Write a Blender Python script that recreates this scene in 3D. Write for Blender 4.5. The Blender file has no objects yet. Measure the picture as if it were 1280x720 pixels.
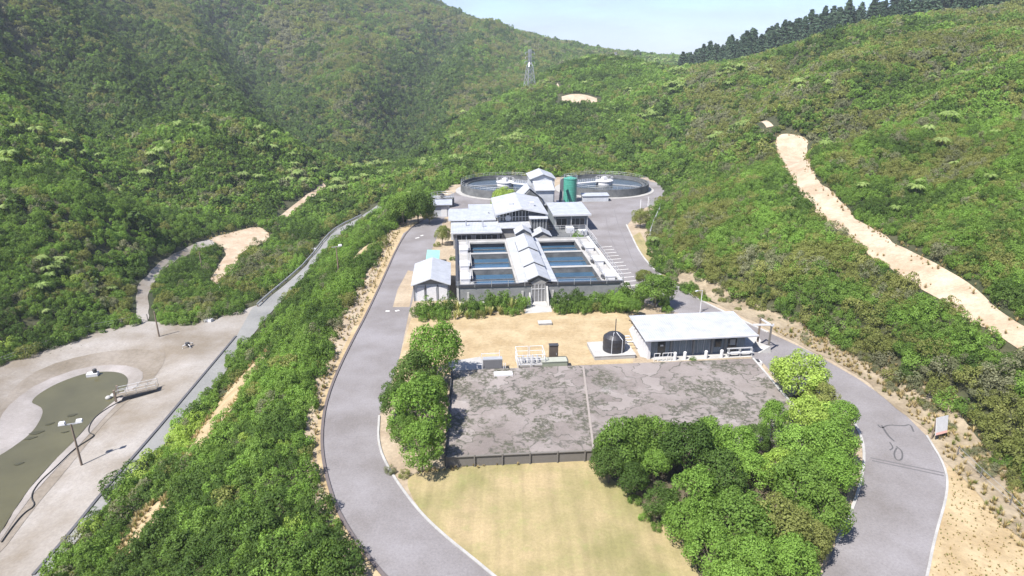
import bpy, math, random
import numpy as np
from mathutils import Vector, geometry as mgeo

random.seed(7)
RNG = np.random.default_rng(11)
SC = bpy.context.scene
COL = SC.collection
PI = math.pi

# ------------------------------------------------------------------ camera
F = 800.0                      # focal length in photo pixels (1280 wide)
CH = 36.0                      # camera height above the plant yard
PITCH = math.atan(285 / F)     # looking down, horizon near y = 75
cam_d = bpy.data.cameras.new('camera')
cam = bpy.data.objects.new('camera', cam_d)
COL.objects.link(cam)
cam.location = (0, 0, CH)
cam.rotation_euler = (PI / 2 - PITCH, 0, 0)
cam_d.sensor_width = 36.0
cam_d.lens = F / 1280 * 36.0
cam_d.clip_end = 20000
cam_d.clip_start = 0.5
SC.camera = cam
cP, sP = math.cos(PITCH), math.sin(PITCH)


def ray(px, py):
    u = (px - 640) / F
    v = (360 - py) / F
    return u, cP + v * sP, -sP + v * cP


def at(px, py, z=0.0):
    """world x, y of the place at height z that the photo shows at px, py"""
    dx, dy, dz = ray(px, py)
    t = (z - CH) / dz
    return t * dx, t * dy


def at_dist(px, py, d):
    dx, dy, dz = ray(px, py)
    t = d / math.hypot(dx, dy)
    return t * dx, t * dy, CH + t * dz


def depth_of(x, y, z):
    return y * cP - (z - CH) * sP


def to_px(x, y, z):
    dep = y * cP - (z - CH) * sP
    up = y * sP + (z - CH) * cP
    return 640 + F * x / dep, 360 - F * up / dep


# ------------------------------------------------------------------ helpers: numpy noise, polygons
def _hash(ix, iy, s):
    h = (ix.astype(np.int64) * 374761393 + iy.astype(np.int64) * 668265263 + s * 974711) & 0x7fffffff
    h = ((h ^ (h >> 13)) * 1274126177) & 0x7fffffff
    return ((h ^ (h >> 16)) & 0xffff) / 65535.0


def vnoise(x, y, s=0):
    x = np.asarray(x, float); y = np.asarray(y, float)
    ix = np.floor(x); iy = np.floor(y)
    fx = x - ix; fy = y - iy
    fx = fx * fx * (3 - 2 * fx); fy = fy * fy * (3 - 2 * fy)
    a = _hash(ix, iy, s); b = _hash(ix + 1, iy, s)
    c = _hash(ix, iy + 1, s); d = _hash(ix + 1, iy + 1, s)
    return (a * (1 - fx) + b * fx) * (1 - fy) + (c * (1 - fx) + d * fx) * fy


def fbm(x, y, s=0, o=4):
    t = 0; a = .5; n = 0
    for k in range(o):
        t = t + a * vnoise(x * 2 ** k + 17.3 * k, y * 2 ** k - 9.1 * k, s + k); n += a; a *= .5
    return t / n


def sdist(X, Y, poly):
    """signed distance to a polygon, negative inside"""
    P = np.asarray(poly, float)
    d = np.full(X.shape, 1e18); ins = np.zeros(X.shape, bool)
    n = len(P)
    for i in range(n):
        ax, ay = P[i]; bx, by = P[(i + 1) % n]
        ex, ey = bx - ax, by - ay
        L = ex * ex + ey * ey + 1e-12
        t = np.clip(((X - ax) * ex + (Y - ay) * ey) / L, 0, 1)
        d = np.minimum(d, (X - ax - t * ex) ** 2 + (Y - ay - t * ey) ** 2)
        if ay != by:
            c = ((ay > Y) != (by > Y)) & (X < (bx - ax) * (Y - ay) / (by - ay) + ax)
            ins ^= c
    d = np.sqrt(d)
    return np.where(ins, -d, d)


def smooth_poly(pts, it=2, closed=True):
    p = [tuple(q) for q in pts]
    for _ in range(it):
        q = []
        n = len(p)
        for i in range(n if closed else n - 1):
            a = p[i]; b = p[(i + 1) % n]
            q.append(tuple(.75 * u + .25 * v for u, v in zip(a, b)))
            q.append(tuple(.25 * u + .75 * v for u, v in zip(a, b)))
        if not closed:
            q = [p[0]] + q + [p[-1]]
        p = q
    return p


# ------------------------------------------------------------------ outlines (photo pixel -> ground)
ZL = -8.0    # level of the lower road and pond flat
PLAT = [at(*p) for p in [(470, 800), (426, 690), (394, 630), (378, 565), (386, 500), (407, 430), (436, 372), (467, 330), (482, 290),
                         (512, 272), (543, 262), (546, 245), (562, 233), (590, 224), (640, 222), (700, 221.5), (760, 221), (812, 222), (838, 240),
                         (822, 262), (812, 300), (822, 335), (846, 357), (880, 375), (950, 398), (1015, 424), (1065, 458), (1115, 497),
                         (1170, 540), (1230, 590), (1300, 655), (1420, 800), (1420, 1500), (300, 1500)]]
LOW = [at(*p, ZL) for p in [(40, 760), (60, 718), (136, 626), (170, 592), (214, 545), (262, 490), (310, 425), (343, 386), (332, 378),
                            (290, 392), (240, 404), (185, 402), (120, 414), (60, 436), (0, 456), (-120, 490), (-330, 560), (-330, 800)]]
POND_PX = [(28, 620), (63, 580), (87, 557), (111, 530), (129, 512), (150, 496), (161, 478), (157, 468), (142, 464), (116, 465), (98, 469),
           (69, 480), (47, 493), (38, 503), (46, 506), (54, 511), (52, 522), (40, 541), (16, 559), (0, 569), (-70, 610), (-150, 690), (-120, 760), (-20, 700)]
ZW = -9.3
POND = smooth_poly([at(*p, ZW) for p in POND_PX], 2)

# ------------------------------------------------------------------ terrain
CP = []
def cz(px, py, z): x, y = at(px, py, z); CP.append((x, y, z))
def cd(px, py, d): CP.append(at_dist(px, py, d))
def cw(px, d, z):
    dx, dy, _ = ray(px, 75); t = d / math.hypot(dx, dy); CP.append((t * dx, t * dy, z))
for p in PLAT[:-2]: CP.append((p[0], p[1], 0.0))
for p in LOW: CP.append((p[0], p[1], ZL))
for px, py, z in [(340, 378, -8), (384, 345, -8), (405, 312, -7.8), (430, 290, -7.5), (452, 276, -7), (484, 258, -6),
                  (174, 356, -7.6), (215, 322, -7.6), (271, 300, -7.6), (330, 288, -7.2), (300, 330, -7.8), (250, 360, -7.8), (355, 268, -6.5), (405, 232, -6),
                  (440, 220, -5.5), (440, 245, -6), (515, 245, -1.5), (545, 225, -0.5), (500, 225, -3),
                  (640, 212, 0.8), (830, 200, 3), (880, 300, 4), (850, 255, 4), (920, 340, 4.5), (1000, 380, 4.5), (1100, 440, 4.2), (1200, 510, 4),
                  (1100, 300, 9), (985, 175, 14), (1040, 250, 11.5), (1180, 360, 8), (1280, 430, 7), (1400, 520, 6), (1010, 205, 13),
                  (1280, 560, 3), (1400, 640, 2.5)]: cz(px, py, z)
for px, py, d in [(480, 195, 290), (540, 150, 400), (560, 160, 330), (620, 125, 385), (665, 107, 415), (700, 88, 440), (740, 77, 460), (790, 81, 450), (830, 92, 440),
                  (560, 120, 520), (620, 90, 600), (660, 80, 650), (700, 70, 750), (740, 66, 850), (770, 69, 1000),
                  (530, 4, 850), (600, 25, 900), (650, 41, 930), (700, 55, 960), (480, -12, 900),
                  (450, 60, 650), (450, 120, 480), (400, 180, 300), (300, 200, 240), (300, 120, 400), (300, 40, 580), (350, 0, 760),
                  (200, 200, 215), (200, 130, 350), (200, 60, 470), (200, 0, 620), (100, 250, 165), (100, 150, 270), (100, 60, 390), (100, 0, 500),
                  (0, 330, 140), (0, 200, 190), (0, 100, 290), (0, 0, 420), (-160, 300, 170), (-160, 150, 230), (-160, 0, 370), (0, -100, 560), (200, -100, 800), (350, -80, 1000),
                  (-300, -100, 500), (-300, 100, 240),
                  (640, 180, 265), (640, 140, 340), (722, 125, 340), (740, 95, 410), (720, 170, 265), (800, 170, 260), (800, 110, 370), (850, 150, 270), (870, 100, 390),
                  (1050, 180, 170), (1100, 200, 150), (1100, 120, 215), (1100, 60, 280), (1280, 300, 109), (1280, 220, 135), (1280, 130, 190), (1280, 60, 250),
                  (878, 94, 400), (936, 80, 370), (999, 64, 350), (1034, 49, 345), (1069, 36, 335), (1112, 32, 330), (1200, 37, 320), (1280, 43, 310),
                  (960, 110, 255), (950, 150, 215), (1420, 42, 300), (1420, 150, 190), (1420, 300, 120)]: cd(px, py, d)
for px, d, z in [(740, 540, 22), (600, 430, 5), (560, 420, 0), (660, 480, 12), (700, 560, 22), (530, 1250, 40), (650, 1300, 30), (770, 1300, 26), (830, 620, 18), (858, 520, 20), (905, 480, 28),
                 (1000, 465, 41), (1069, 450, 48), (1150, 430, 53), (1280, 400, 57), (1420, 380, 58), (1000, 700, 40), (1280, 700, 50), (0, 1100, 170), (300, 1400, 120),
                 (500, 3000, 20), (640, 3000, 42), (800, 3000, 48), (900, 3200, 40), (1200, 3000, 30), (-200, 3000, 60), (800, 1700, 8), (1280, 1500, 10), (700, 2000, 12)]: cw(px, d, z)
CP += [(0, 8, 0), (-30, 10, -4), (45, 12, 0), (90, 20, 6), (-90, 20, -6), (0, -250, 20), (250, -200, 60), (-300, -200, 60), (-900, 200, 140), (700, 200, 90), (-2500, 0, 100), (2500, 0, 80), (0, -2500, 60), (0, 5000, 10), (-3000, 4000, 30), (3000, 4000, 30)]
CP = np.array(CP)
_c2 = 12.0 ** 2
def _phi(dx, dy): return np.sqrt(dx * dx + dy * dy + _c2)
_A = _phi(CP[:, None, 0] - CP[None, :, 0], CP[:, None, 1] - CP[None, :, 1])
_n = len(CP)
_M = np.zeros((_n + 1, _n + 1)); _M[:_n, :_n] = _A - 1.5 * np.eye(_n); _M[_n, :_n] = 1; _M[:_n, _n] = 1
_W = np.linalg.solve(_M, np.append(CP[:, 2], 0))

def axis(lo, hi, a, b, st, g):
    v = list(np.arange(a, b + .01, st)); s = st
    while v[-1] < hi: s *= g; v.append(v[-1] + s)
    s = st
    while v[0] > lo: s *= g; v.insert(0, v[0] - s)
    return np.array(v)
GX = axis(-3200, 3200, -125, 125, 1.0, 1.05)
GY = axis(-700, 4200, 25, 235, 1.0, 1.045)
GXX, GYY = np.meshgrid(GX, GY)
Z = np.full(GXX.shape, _W[_n])
for i in range(_n): Z += _W[i] * _phi(GXX - CP[i, 0], GYY - CP[i, 1])
sdP = sdist(GXX, GYY, PLAT); sdL = sdist(GXX, GYY, LOW); sdW = sdist(GXX, GYY, POND)
dmin = np.minimum(np.maximum(sdP, 0), np.maximum(sdL, 0))
amp = np.clip((dmin - 6) / 60, 0, 1)
RR = np.hypot(GXX, GYY)
far = np.clip((RR - 250) / 300, 0, 1)
leftness = np.clip((-GXX - 60) / 80, 0, 1)
Z += amp * (fbm(GXX / 28, GYY / 28, 3) - .5) * 4.0
rid = 1 - 2 * np.abs(fbm((GXX * .8 + GYY * .6) / 75, (GYY * .8 - GXX * .6) / 150, 8) - .5)
Z += amp * np.clip((RR - 200) / 200, 0, 1) * (rid - .78) * (8 + 20 * far * leftness)
rid2 = 1 - 2 * np.abs(fbm((GXX * .55 + GYY * .83) / 120 + .4 * vnoise(GXX / 60, GYY / 60, 4), (GYY * .55 - GXX * .83) / 420, 31, 3) - .5)
Z += amp * np.clip((RR - 220) / 160, 0, 1) * np.clip((-GXX - 20) / 80, 0, 1) * (rid2 - .8) * 40
def sst(e0, e1, x): t = np.clip((x - e0) / (e1 - e0), 0, 1); return t * t * (3 - 2 * t)
wp = sst(7.0, 1.8, sdP); Z = Z * (1 - wp)
wl = sst(6.0, 1.5, sdL) * (1 - wp); Z = Z * (1 - wl) + ZL * wl
bank = np.interp(sdW, [-4, -1.5, 0, 3, 9], [ZW - 1.6, ZW - .7, ZW - .02, ZW + .35, ZL]); Z = np.where(sdW < 9, np.minimum(Z, bank) * 1.0, Z)

def Hz(x, y):
    x = np.asarray(x, float); y = np.asarray(y, float)
    i = np.clip(np.searchsorted(GX, x) - 1, 0, len(GX) - 2); j = np.clip(np.searchsorted(GY, y) - 1, 0, len(GY) - 2)
    fx = np.clip((x - GX[i]) / (GX[i + 1] - GX[i]), 0, 1); fy = np.clip((y - GY[j]) / (GY[j + 1] - GY[j]), 0, 1)
    return (Z[j, i] * (1 - fx) + Z[j, i + 1] * fx) * (1 - fy) + (Z[j + 1, i] * (1 - fx) + Z[j + 1, i + 1] * fx) * fy

_T = np.concatenate([np.arange(25, 320, .5), np.arange(320, 1500, 2.0), np.arange(1500, 5000, 20.0)])
def hit(px, py):
    """the terrain point the photo shows at px, py"""
    dx, dy, dz = ray(px, py)
    x = _T * dx; y = _T * dy; z = CH + _T * dz
    h = Hz(x, y); k = np.nonzero(z <= h)[0]
    if len(k) == 0: return None
    k = k[0]
    if k == 0: return x[0], y[0], h[0]
    a = z[k - 1] - h[k - 1]; b = h[k] - z[k]; t = a / (a + b + 1e-9)
    T = _T[k - 1] + t * (_T[k] - _T[k - 1])
    return T * dx, T * dy, float(Hz(T * dx, T * dy))
def hit2(px, py):
    h = hit(px, py); return (h[0], h[1])


LINES = [([(285, 12), (310, 80), (345, 140), (395, 185)], -15, 24), ([(560, 45), (530, 90), (508, 135), (492, 180)], -12, 22), ([(40, 50), (105, 130), (150, 195)], -11, 20), ([(150, 20), (185, 90), (235, 160)], -8, 16),
         ([(225, 20), (268, 90), (310, 150), (340, 190)], 9, 26), ([(400, 20), (430, 80), (450, 145)], 10, 30), ([(100, 30), (150, 110), (190, 175)], 7, 22), ([(20, 120), (60, 180)], 6, 18), ([(620, 40), (580, 80), (550, 110)], 7, 24),
         ([(1180, 70), (1100, 120), (1060, 165)], -5, 14), ([(1000, 70), (950, 115), (900, 165)], -4, 14), ([(1240, 120), (1180, 190), (1150, 250)], -3.5, 9), ([(760, 110), (720, 165), (690, 195)], -4, 14), ([(640, 125), (600, 165), (560, 195)], -3, 12), ([(840, 110), (850, 160), (830, 195)], -4, 14)]
def seg_dist(X, Y, L_):
    d = np.full(np.shape(X), 1e9)
    for (ax, ay), (bx, by) in zip(L_[:-1], L_[1:]):
        ex, ey = bx - ax, by - ay; t = np.clip(((X - ax) * ex + (Y - ay) * ey) / (ex * ex + ey * ey), 0, 1)
        d = np.minimum(d, np.hypot(X - ax - t * ex, Y - ay - t * ey))
    return d
_wl = [([hit2(*p) for p in L_], a, w) for L_, a, w in LINES]
GULLY = [L_ for L_, a, w in _wl if a < -6]
_k = np.clip((dmin - 8) / 30, 0, 1)
for L_, a, w in _wl: Z += _k * a * 1.45 * np.exp(-(seg_dist(GXX, GYY, L_) / w) ** 2)

# ------------------------------------------------------------------ materials
def new_mat(name):
    m = bpy.data.materials.new(name); m.use_nodes = True
    nt = m.node_tree; nt.nodes.clear()
    return m, nt, nt.nodes, nt.links

def _mix(nt, fac, a, b, mode='MIX'):
    n = nt.nodes.new('ShaderNodeMix'); n.data_type = 'RGBA'; n.blend_type = mode
    for sock, v in ((n.inputs[0], fac), (n.inputs[6], a), (n.inputs[7], b)):
        if isinstance(v, bpy.types.NodeSocket): nt.links.new(v, sock)
        elif isinstance(v, (int, float)): sock.default_value = v
        else: sock.default_value = (*v, 1)
    return n.outputs[2]

def _noise(nt, scale, detail=4, rough=.55, vec=None, dist=0):
    n = nt.nodes.new('ShaderNodeTexNoise'); n.inputs['Scale'].default_value = scale
    n.inputs['Detail'].default_value = detail; n.inputs['Roughness'].default_value = rough; n.inputs['Distortion'].default_value = dist
    if vec is not None: nt.links.new(vec, n.inputs['Vector'])
    return n.outputs['Fac']

def _ramp(nt, src, stops):
    n = nt.nodes.new('ShaderNodeValToRGB'); e = n.color_ramp.elements
    e[0].position, e[0].color = stops[0][0], (*stops[0][1], 1) if not isinstance(stops[0][1], (int, float)) else (stops[0][1],) * 3 + (1,)
    e[1].position, e[1].color = stops[-1][0], (*stops[-1][1], 1) if not isinstance(stops[-1][1], (int, float)) else (stops[-1][1],) * 3 + (1,)
    for p, c in stops[1:-1]:
        q = e.new(p); q.color = (*c, 1) if not isinstance(c, (int, float)) else (c, c, c, 1)
    nt.links.new(src, n.inputs[0]); return n.outputs[0]

def _coord(nt, kind='Object'):
    return nt.nodes.new('ShaderNodeTexCoord').outputs[kind]
def _world(nt):
    return nt.nodes.new('ShaderNodeNewGeometry').outputs['Position']

def _finish(nt, color, rough=.8, metal=0, bump=None, bstr=.3, bdist=.02, spec=.3):
    b = nt.nodes.new('ShaderNodeBsdfPrincipled'); o = nt.nodes.new('ShaderNodeOutputMaterial')
    if isinstance(color, bpy.types.NodeSocket): nt.links.new(color, b.inputs['Base Color'])
    else: b.inputs['Base Color'].default_value = (*color, 1)
    b.inputs['Roughness'].default_value = rough; b.inputs['Metallic'].default_value = metal; b.inputs['Specular IOR Level'].default_value = spec
    if bump is not None:
        bn = nt.nodes.new('ShaderNodeBump'); bn.inputs['Strength'].default_value = bstr; bn.inputs['Distance'].default_value = bdist
        nt.links.new(bump, bn.inputs['Height']); nt.links.new(bn.outputs[0], b.inputs['Normal'])
    nt.links.new(b.outputs[0], o.inputs['Surface'])
    return b

def surf(name, ca, cb, s1=.3, s2=4.0, rough=.85, speck=.25, metal=0, bstr=.3, bdist=.03, spec=.25, lo=.35, hi=.65):
    """two-colour weathered surface: large blotches plus fine grain"""
    m, nt, N, L = new_mat(name)
    v = _world(nt)
    big = _ramp(nt, _noise(nt, s1, 5, .6, v), [(lo, 0), (hi, 1)])
    c = _mix(nt, big, ca, cb)
    fine = _noise(nt, s2, 5, .7, v)
    f = _ramp(nt, fine, [(.3, 1 - speck), (.7, 1 + 0 * speck)])
    c = _mix(nt, 1.0, c, f, 'MULTIPLY')
    _finish(nt, c, rough, metal, fine, bstr, bdist, spec)
    return m

def ribbed(name, col, axis='X', pitch=.35, rough=.45, dirt=.22, metal=0.0, spec=.4, strength=.5):
    """long-run ribbed sheet metal"""
    m, nt, N, L = new_mat(name)
    v = _coord(nt)
    sx = N.new('ShaderNodeSeparateXYZ'); L.new(v, sx.inputs[0])
    mt = N.new('ShaderNodeMath'); mt.operation = 'MULTIPLY'; mt.inputs[1].default_value = 2 * PI / pitch
    L.new(sx.outputs[axis], mt.inputs[0])
    sn = N.new('ShaderNodeMath'); sn.operation = 'SINE'; L.new(mt.outputs[0], sn.inputs[0])
    pw = N.new('ShaderNodeMath'); pw.operation = 'POWER'; pw.inputs[1].default_value = 4; L.new(sn.outputs[0], pw.inputs[0])
    n1 = _noise(nt, .7, 5, .65, v)
    d = _ramp(nt, n1, [(.35, 1 - dirt), (.65, 1.0)])
    c = _mix(nt, 1.0, col, d, 'MULTIPLY')
    c = _mix(nt, 1.0, c, _ramp(nt, pw.outputs[0], [(0, 1.0), (1, .86)]), 'MULTIPLY')
    n2 = _noise(nt, 6, 3, .6, v)
    c = _mix(nt, _ramp(nt, n2, [(.55, 0.0), (.8, .25)]), c, tuple(k * .7 for k in col))
    _finish(nt, c, rough, metal, pw.outputs[0], strength, .04, spec)
    return m

def plain(name, col, rough=.6, metal=0, spec=.4, var=.12, scale=3):
    m, nt, N, L = new_mat(name)
    v = _world(nt)
    f = _ramp(nt, _noise(nt, scale, 4, .6, v), [(.3, 1 - var), (.7, 1.0)])
    _finish(nt, _mix(nt, 1.0, col, f, 'MULTIPLY'), rough, metal, None, spec=spec)
    return m

def leafy(name, ca, cb, tip=None, transl=.46):
    """foliage: hue varies from plant to plant and leaf to leaf"""
    m, nt, N, L = new_mat(name)
    oi = N.new('ShaderNodeObjectInfo'); ge = N.new('ShaderNodeNewGeometry')
    c = _mix(nt, oi.outputs['Random'], ca, cb)
    isl = _ramp(nt, ge.outputs['Random Per Island'], [(0, .72), (.5, .98), (1, 1.24)])
    c = _mix(nt, 1.0, c, isl, 'MULTIPLY')
    big = _ramp(nt, _noise(nt, .05, 4, .65, _world(nt)), [(.3, .72), (.7, 1.22)])
    c = _mix(nt, 1.0, c, big, 'MULTIPLY')
    d = N.new('ShaderNodeBsdfPrincipled'); d.inputs['Roughness'].default_value = .55; d.inputs['Specular IOR Level'].default_value = .12
    t = N.new('ShaderNodeBsdfTranslucent'); mx = N.new('ShaderNodeMixShader'); mx.inputs[0].default_value = transl
    L.new(c, d.inputs['Base Color'])
    L.new(_mix(nt, 1.0, c, (1.25, 1.2, .55), 'MULTIPLY'), t.inputs['Color'])
    L.new(d.outputs[0], mx.inputs[1]); L.new(t.outputs[0], mx.inputs[2])
    o = N.new('ShaderNodeOutputMaterial'); L.new(mx.outputs[0], o.inputs['Surface'])
    return m

def slab_mat():
    m, nt, N, L = new_mat('stained_concrete_deck')
    v = _world(nt)
    base = _mix(nt, _ramp(nt, _noise(nt, .16, 5, .6, v), [(.35, 0), (.65, 1)]), (.145, .125, .118), (.212, .188, .180))
    f = _ramp(nt, _noise(nt, 4, 5, .75, v), [(.3, .80), (.7, 1)])
    base = _mix(nt, 1.0, base, f, 'MULTIPLY')
    def mul(p, q):
        e = N.new('ShaderNodeMath'); e.operation = 'MULTIPLY'; L.new(p, e.inputs[0]); L.new(q, e.inputs[1]); return e.outputs[0]
    def warp(vec, scale, amount):
        n = N.new('ShaderNodeTexNoise'); n.inputs['Scale'].default_value = scale; n.inputs['Detail'].default_value = 3; L.new(vec, n.inputs['Vector'])
        q = N.new('ShaderNodeVectorMath'); q.operation = 'MULTIPLY_ADD'; L.new(n.outputs['Color'], q.inputs[0]); q.inputs[1].default_value = (amount,) * 3; L.new(vec, q.inputs[2]); return q.outputs[0]
    v2 = warp(v, 1.3, .9)
    # dried puddles: paler floor, dark lichen along their shorelines, dappled moss between
    n = _noise(nt, .21, 3, .5, v2)
    zone = _ramp(nt, _noise(nt, .11, 3, .5, v), [(.36, .0), (.46, 1)])
    zone2 = _ramp(nt, _noise(nt, .075, 3, .5, v), [(.36, .35), (.50, 1)])
    edge = _ramp(nt, n, [(.422, 0), (.437, 1), (.450, 0), (.530, 0), (.545, 1), (.562, .0)])
    brk = _ramp(nt, _noise(nt, 1.1, 4, .7, v), [(.38, .1), (.50, 1)])
    c = _mix(nt, _ramp(nt, n, [(.425, .35), (.45, 0)]), base, (.26, .235, .228))
    patch = _ramp(nt, _noise(nt, .33, 4, .6, v2), [(.475, 0), (.53, 1)])
    dap = _ramp(nt, _noise(nt, 2.4, 5, .8, v), [(.44, 0), (.52, 1)])
    c = _mix(nt, mul(mul(dap, patch), zone), c, (.062, .062, .045))
    c = _mix(nt, mul(mul(edge, brk), zone2), c, (.045, .046, .036))
    c = _mix(nt, _ramp(nt, _noise(nt, .35, 3, .5, v), [(.60, 0), (.78, .5)]), c, (.30, .28, .28))
    _finish(nt, c, .9, 0, _noise(nt, 8, 3, .6, v), .2, .02)
    return m

def water_mat(name, col, rough=.06, wave=1.2, bstr=.12, spec=.5):
    m, nt, N, L = new_mat(name)
    v = _world(nt)
    c = _mix(nt, _ramp(nt, _noise(nt, .12, 4, .6, v), [(.35, 0), (.65, 1)]), col, tuple(k * 1.35 for k in col))
    _finish(nt, c, rough, 0, _noise(nt, wave, 4, .6, v), bstr, .05, spec)
    return m

M = {}
M['terrain'] = surf('bush_floor', (.035, .045, .02), (.065, .065, .034), .08, 1.2, .95, .5)
M['lawn'] = None
M['straw'] = surf('dry_straw_grass', (.28, .21, .12), (.37, .295, .185), .3, 2.2, .95, .28)
M['verge'] = surf('sandy_verge', (.26, .205, .145), (.36, .30, .225), .25, 2.5, .95, .35)
M['asphalt'] = surf('worn_chipseal', (.148, .136, .136), (.208, .198, .208), .14, 5, .9, .28, bstr=.2)
M['asphalt_dark'] = plain('bitumen_seal', (.07, .068, .072), .85)
M['low_asphalt'] = surf('pale_grey_chipseal', (.15, .152, .152), (.20, .20, .198), .15, 5, .9, .2)
M['gravel'] = surf('pale_silt_gravel', (.165, .14, .112), (.275, .258, .245), .10, 3, .95, .25)
M['silt'] = surf('dried_pond_silt', (.145, .122, .095), (.215, .19, .165), .13, 2, .95, .3)
M['clay'] = surf('clay_track', (.31, .235, .165), (.42, .345, .265), .3, 2.5, .95, .3)
M['concrete'] = surf('grey_concrete', (.27, .265, .26), (.34, .335, .33), .5, 5, .85, .2)
M['pale_concrete'] = surf('pale_concrete', (.29, .285, .28), (.38, .375, .365), .5, 5, .85, .15)
M['dark_concrete'] = surf('damp_and_shade_concrete', (.075, .08, .085), (.14, .145, .15), .6, 5, .8, .25)
M['pebbledash'] = surf('pebbledash_panel', (.17, .175, .18), (.22, .225, .225), .8, 14, .9, .35)
M['roof'] = ribbed('white_grey_long_run_roof', (.35, .365, .40), 'X', .6)
M['roof_y'] = ribbed('white_grey_long_run_roof_cross', (.36, .375, .41), 'Y', .6)
M['roof_blue'] = ribbed('pale_blue_grey_roof', (.33, .35, .40), 'X', .6)
M['roof_green'] = ribbed('turquoise_roof', (.24, .45, .40), 'X', .3)
M['wall_white'] = ribbed('white_cladding', (.42, .44, .48), 'X', .5, .6)
M['wall_blue'] = ribbed('blue_grey_cladding', (.20, .23, .26), 'X', .6, .6)
M['wall_grey'] = ribbed('grey_timber_cladding', (.24, .235, .23), 'X', .3, .8)
M['fascia'] = plain('white_painted_fascia', (.42, .43, .46), .5)
M['glass'] = plain('dark_window_glass', (.035, .04, .045), .12, 0, .6, .3)
M['glaze'] = plain('dusty_grey_glazing', (.16, .16, .165), .3, 0, .5, .3)
M['frame'] = plain('pale_aluminium', (.5, .5, .52), .45, .3)
M['galv'] = plain('galvanised_steel', (.42, .43, .45), .45, .5)
M['white'] = plain('white_paint', (.50, .50, .52), .5)
M['dark_steel'] = plain('dark_steel', (.05, .05, .055), .5, .2)
M['timber'] = plain('weathered_timber', (.17, .13, .10), .85)
M['grey_timber'] = plain('grey_weathered_timber', (.125, .115, .105), .85)
M['black_plastic'] = plain('black_polythene', (.025, .025, .03), .45)
M['tank_green'] = ribbed('turquoise_green_tank_steel', (.06, .27, .21), 'Z', .9, .4, .25)
M['rubber'] = plain('black_rubber', (.03, .03, .03), .7)
M['red'] = plain('faded_red_paint', (.45, .10, .08), .6)
M['line'] = plain('white_road_paint', (.68, .67, .66), .7, 0, .2, .25, 2)
M['mesh_green'] = plain('grey_green_mesh', (.30, .36, .33), .6)
M['slab'] = slab_mat()
M['pond'] = water_mat('murky_pond_water', (.060, .056, .030), .2, .8, .10, .22)
M['basin'] = water_mat('blue_green_basin_water', (.025, .06, .105), .08, 1.5, .08)
M['clarifier_water'] = water_mat('dark_clarifier_water', (.018, .024, .026), .15, 1.0, .06, .18)

def lawn_mat():
    m, nt, N, L = new_mat('mown_dry_lawn')
    v = _world(nt)
    c = _mix(nt, _ramp(nt, _noise(nt, .16, 5, .6, v), [(.36, 0), (.64, 1)]), (.19, .172, .075), (.305, .24, .135))
    mp = N.new('ShaderNodeMapping'); mp.inputs['Rotation'].default_value = (0, 0, -.75); mp.inputs['Scale'].default_value = (1.1, .06, 1); L.new(v, mp.inputs[0])
    st = _ramp(nt, _noise(nt, 1.0, 3, .5, mp.outputs[0]), [(.35, .86), (.65, 1.06)])
    c = _mix(nt, 1.0, c, st, 'MULTIPLY')
    fi = _noise(nt, 3.5, 6, .8, v)
    c = _mix(nt, 1.0, c, _ramp(nt, fi, [(.3, .75), (.7, 1.08)]), 'MULTIPLY')
    gr = _ramp(nt, _noise(nt, .5, 5, .7, v), [(.55, 0), (.75, .5)])
    c = _mix(nt, gr, c, (.16, .19, .06))
    _finish(nt, c, .95, 0, fi, .5, .05)
    return m
M['lawn'] = lawn_mat()

LEAF = {
    'dark': leafy('dark_green_leaves', (0.066, 0.118, 0.027), (0.095, 0.156, 0.037)),
    'mid': leafy('mid_green_leaves', (0.113, 0.194, 0.039), (0.153, 0.245, 0.051)),
    'bright': leafy('bright_green_leaves', (0.151, 0.263, 0.048), (0.191, 0.310, 0.064)),
    'olive': leafy('olive_scrub_leaves', (0.176, 0.206, 0.058), (0.227, 0.243, 0.081)),
    'grey': leafy('grey_olive_scrub_leaves', (0.176, 0.194, 0.106), (0.222, 0.228, 0.139)),
    'lime': leafy('lime_green_leaves', (0.243, 0.351, 0.067), (0.294, 0.387, 0.091)),
    'fern': leafy('fern_fronds', (0.191, 0.272, 0.077), (0.258, 0.333, 0.114), transl=.35),
    'flax': leafy('flax_blades', (0.315, 0.348, 0.110), (0.454, 0.420, 0.183), transl=.2),
    'straw': leafy('straw_grass_blades', (.30, .235, .11), (.40, .32, .17), transl=.2),
    'pine': leafy('pine_needles', (.036, .064, .036), (.054, .088, .048), transl=.1),
}
M['bark'] = plain('grey_brown_bark', (.11, .09, .07), .9)

# ------------------------------------------------------------------ object helpers
def link(o): COL.objects.link(o); return o

def tag(o, label=None, cat=None, group=None, kind=None):
    if label: o['label'] = label
    if cat: o['category'] = cat
    if group: o['group'] = group
    if kind: o['kind'] = kind
    return o

def thing(name, label, cat, loc=(0, 0, 0), rz=0.0, group=None):
    o = bpy.data.objects.new(name, None); link(o); o.empty_display_size = .5
    o.location = loc; o.rotation_euler = (0, 0, rz)
    return tag(o, label, cat, group)

def mesh_obj(name, verts, faces, mat, parent=None, smooth=False):
    me = bpy.data.meshes.new(name); me.from_pydata([tuple(v) for v in verts], [], faces)
    if mat: me.materials.append(mat)
    if smooth: me.polygons.foreach_set('use_smooth', [True] * len(me.polygons))
    me.update()
    o = bpy.data.objects.new(name, me); link(o)
    if parent: o.parent = parent
    return o

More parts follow.
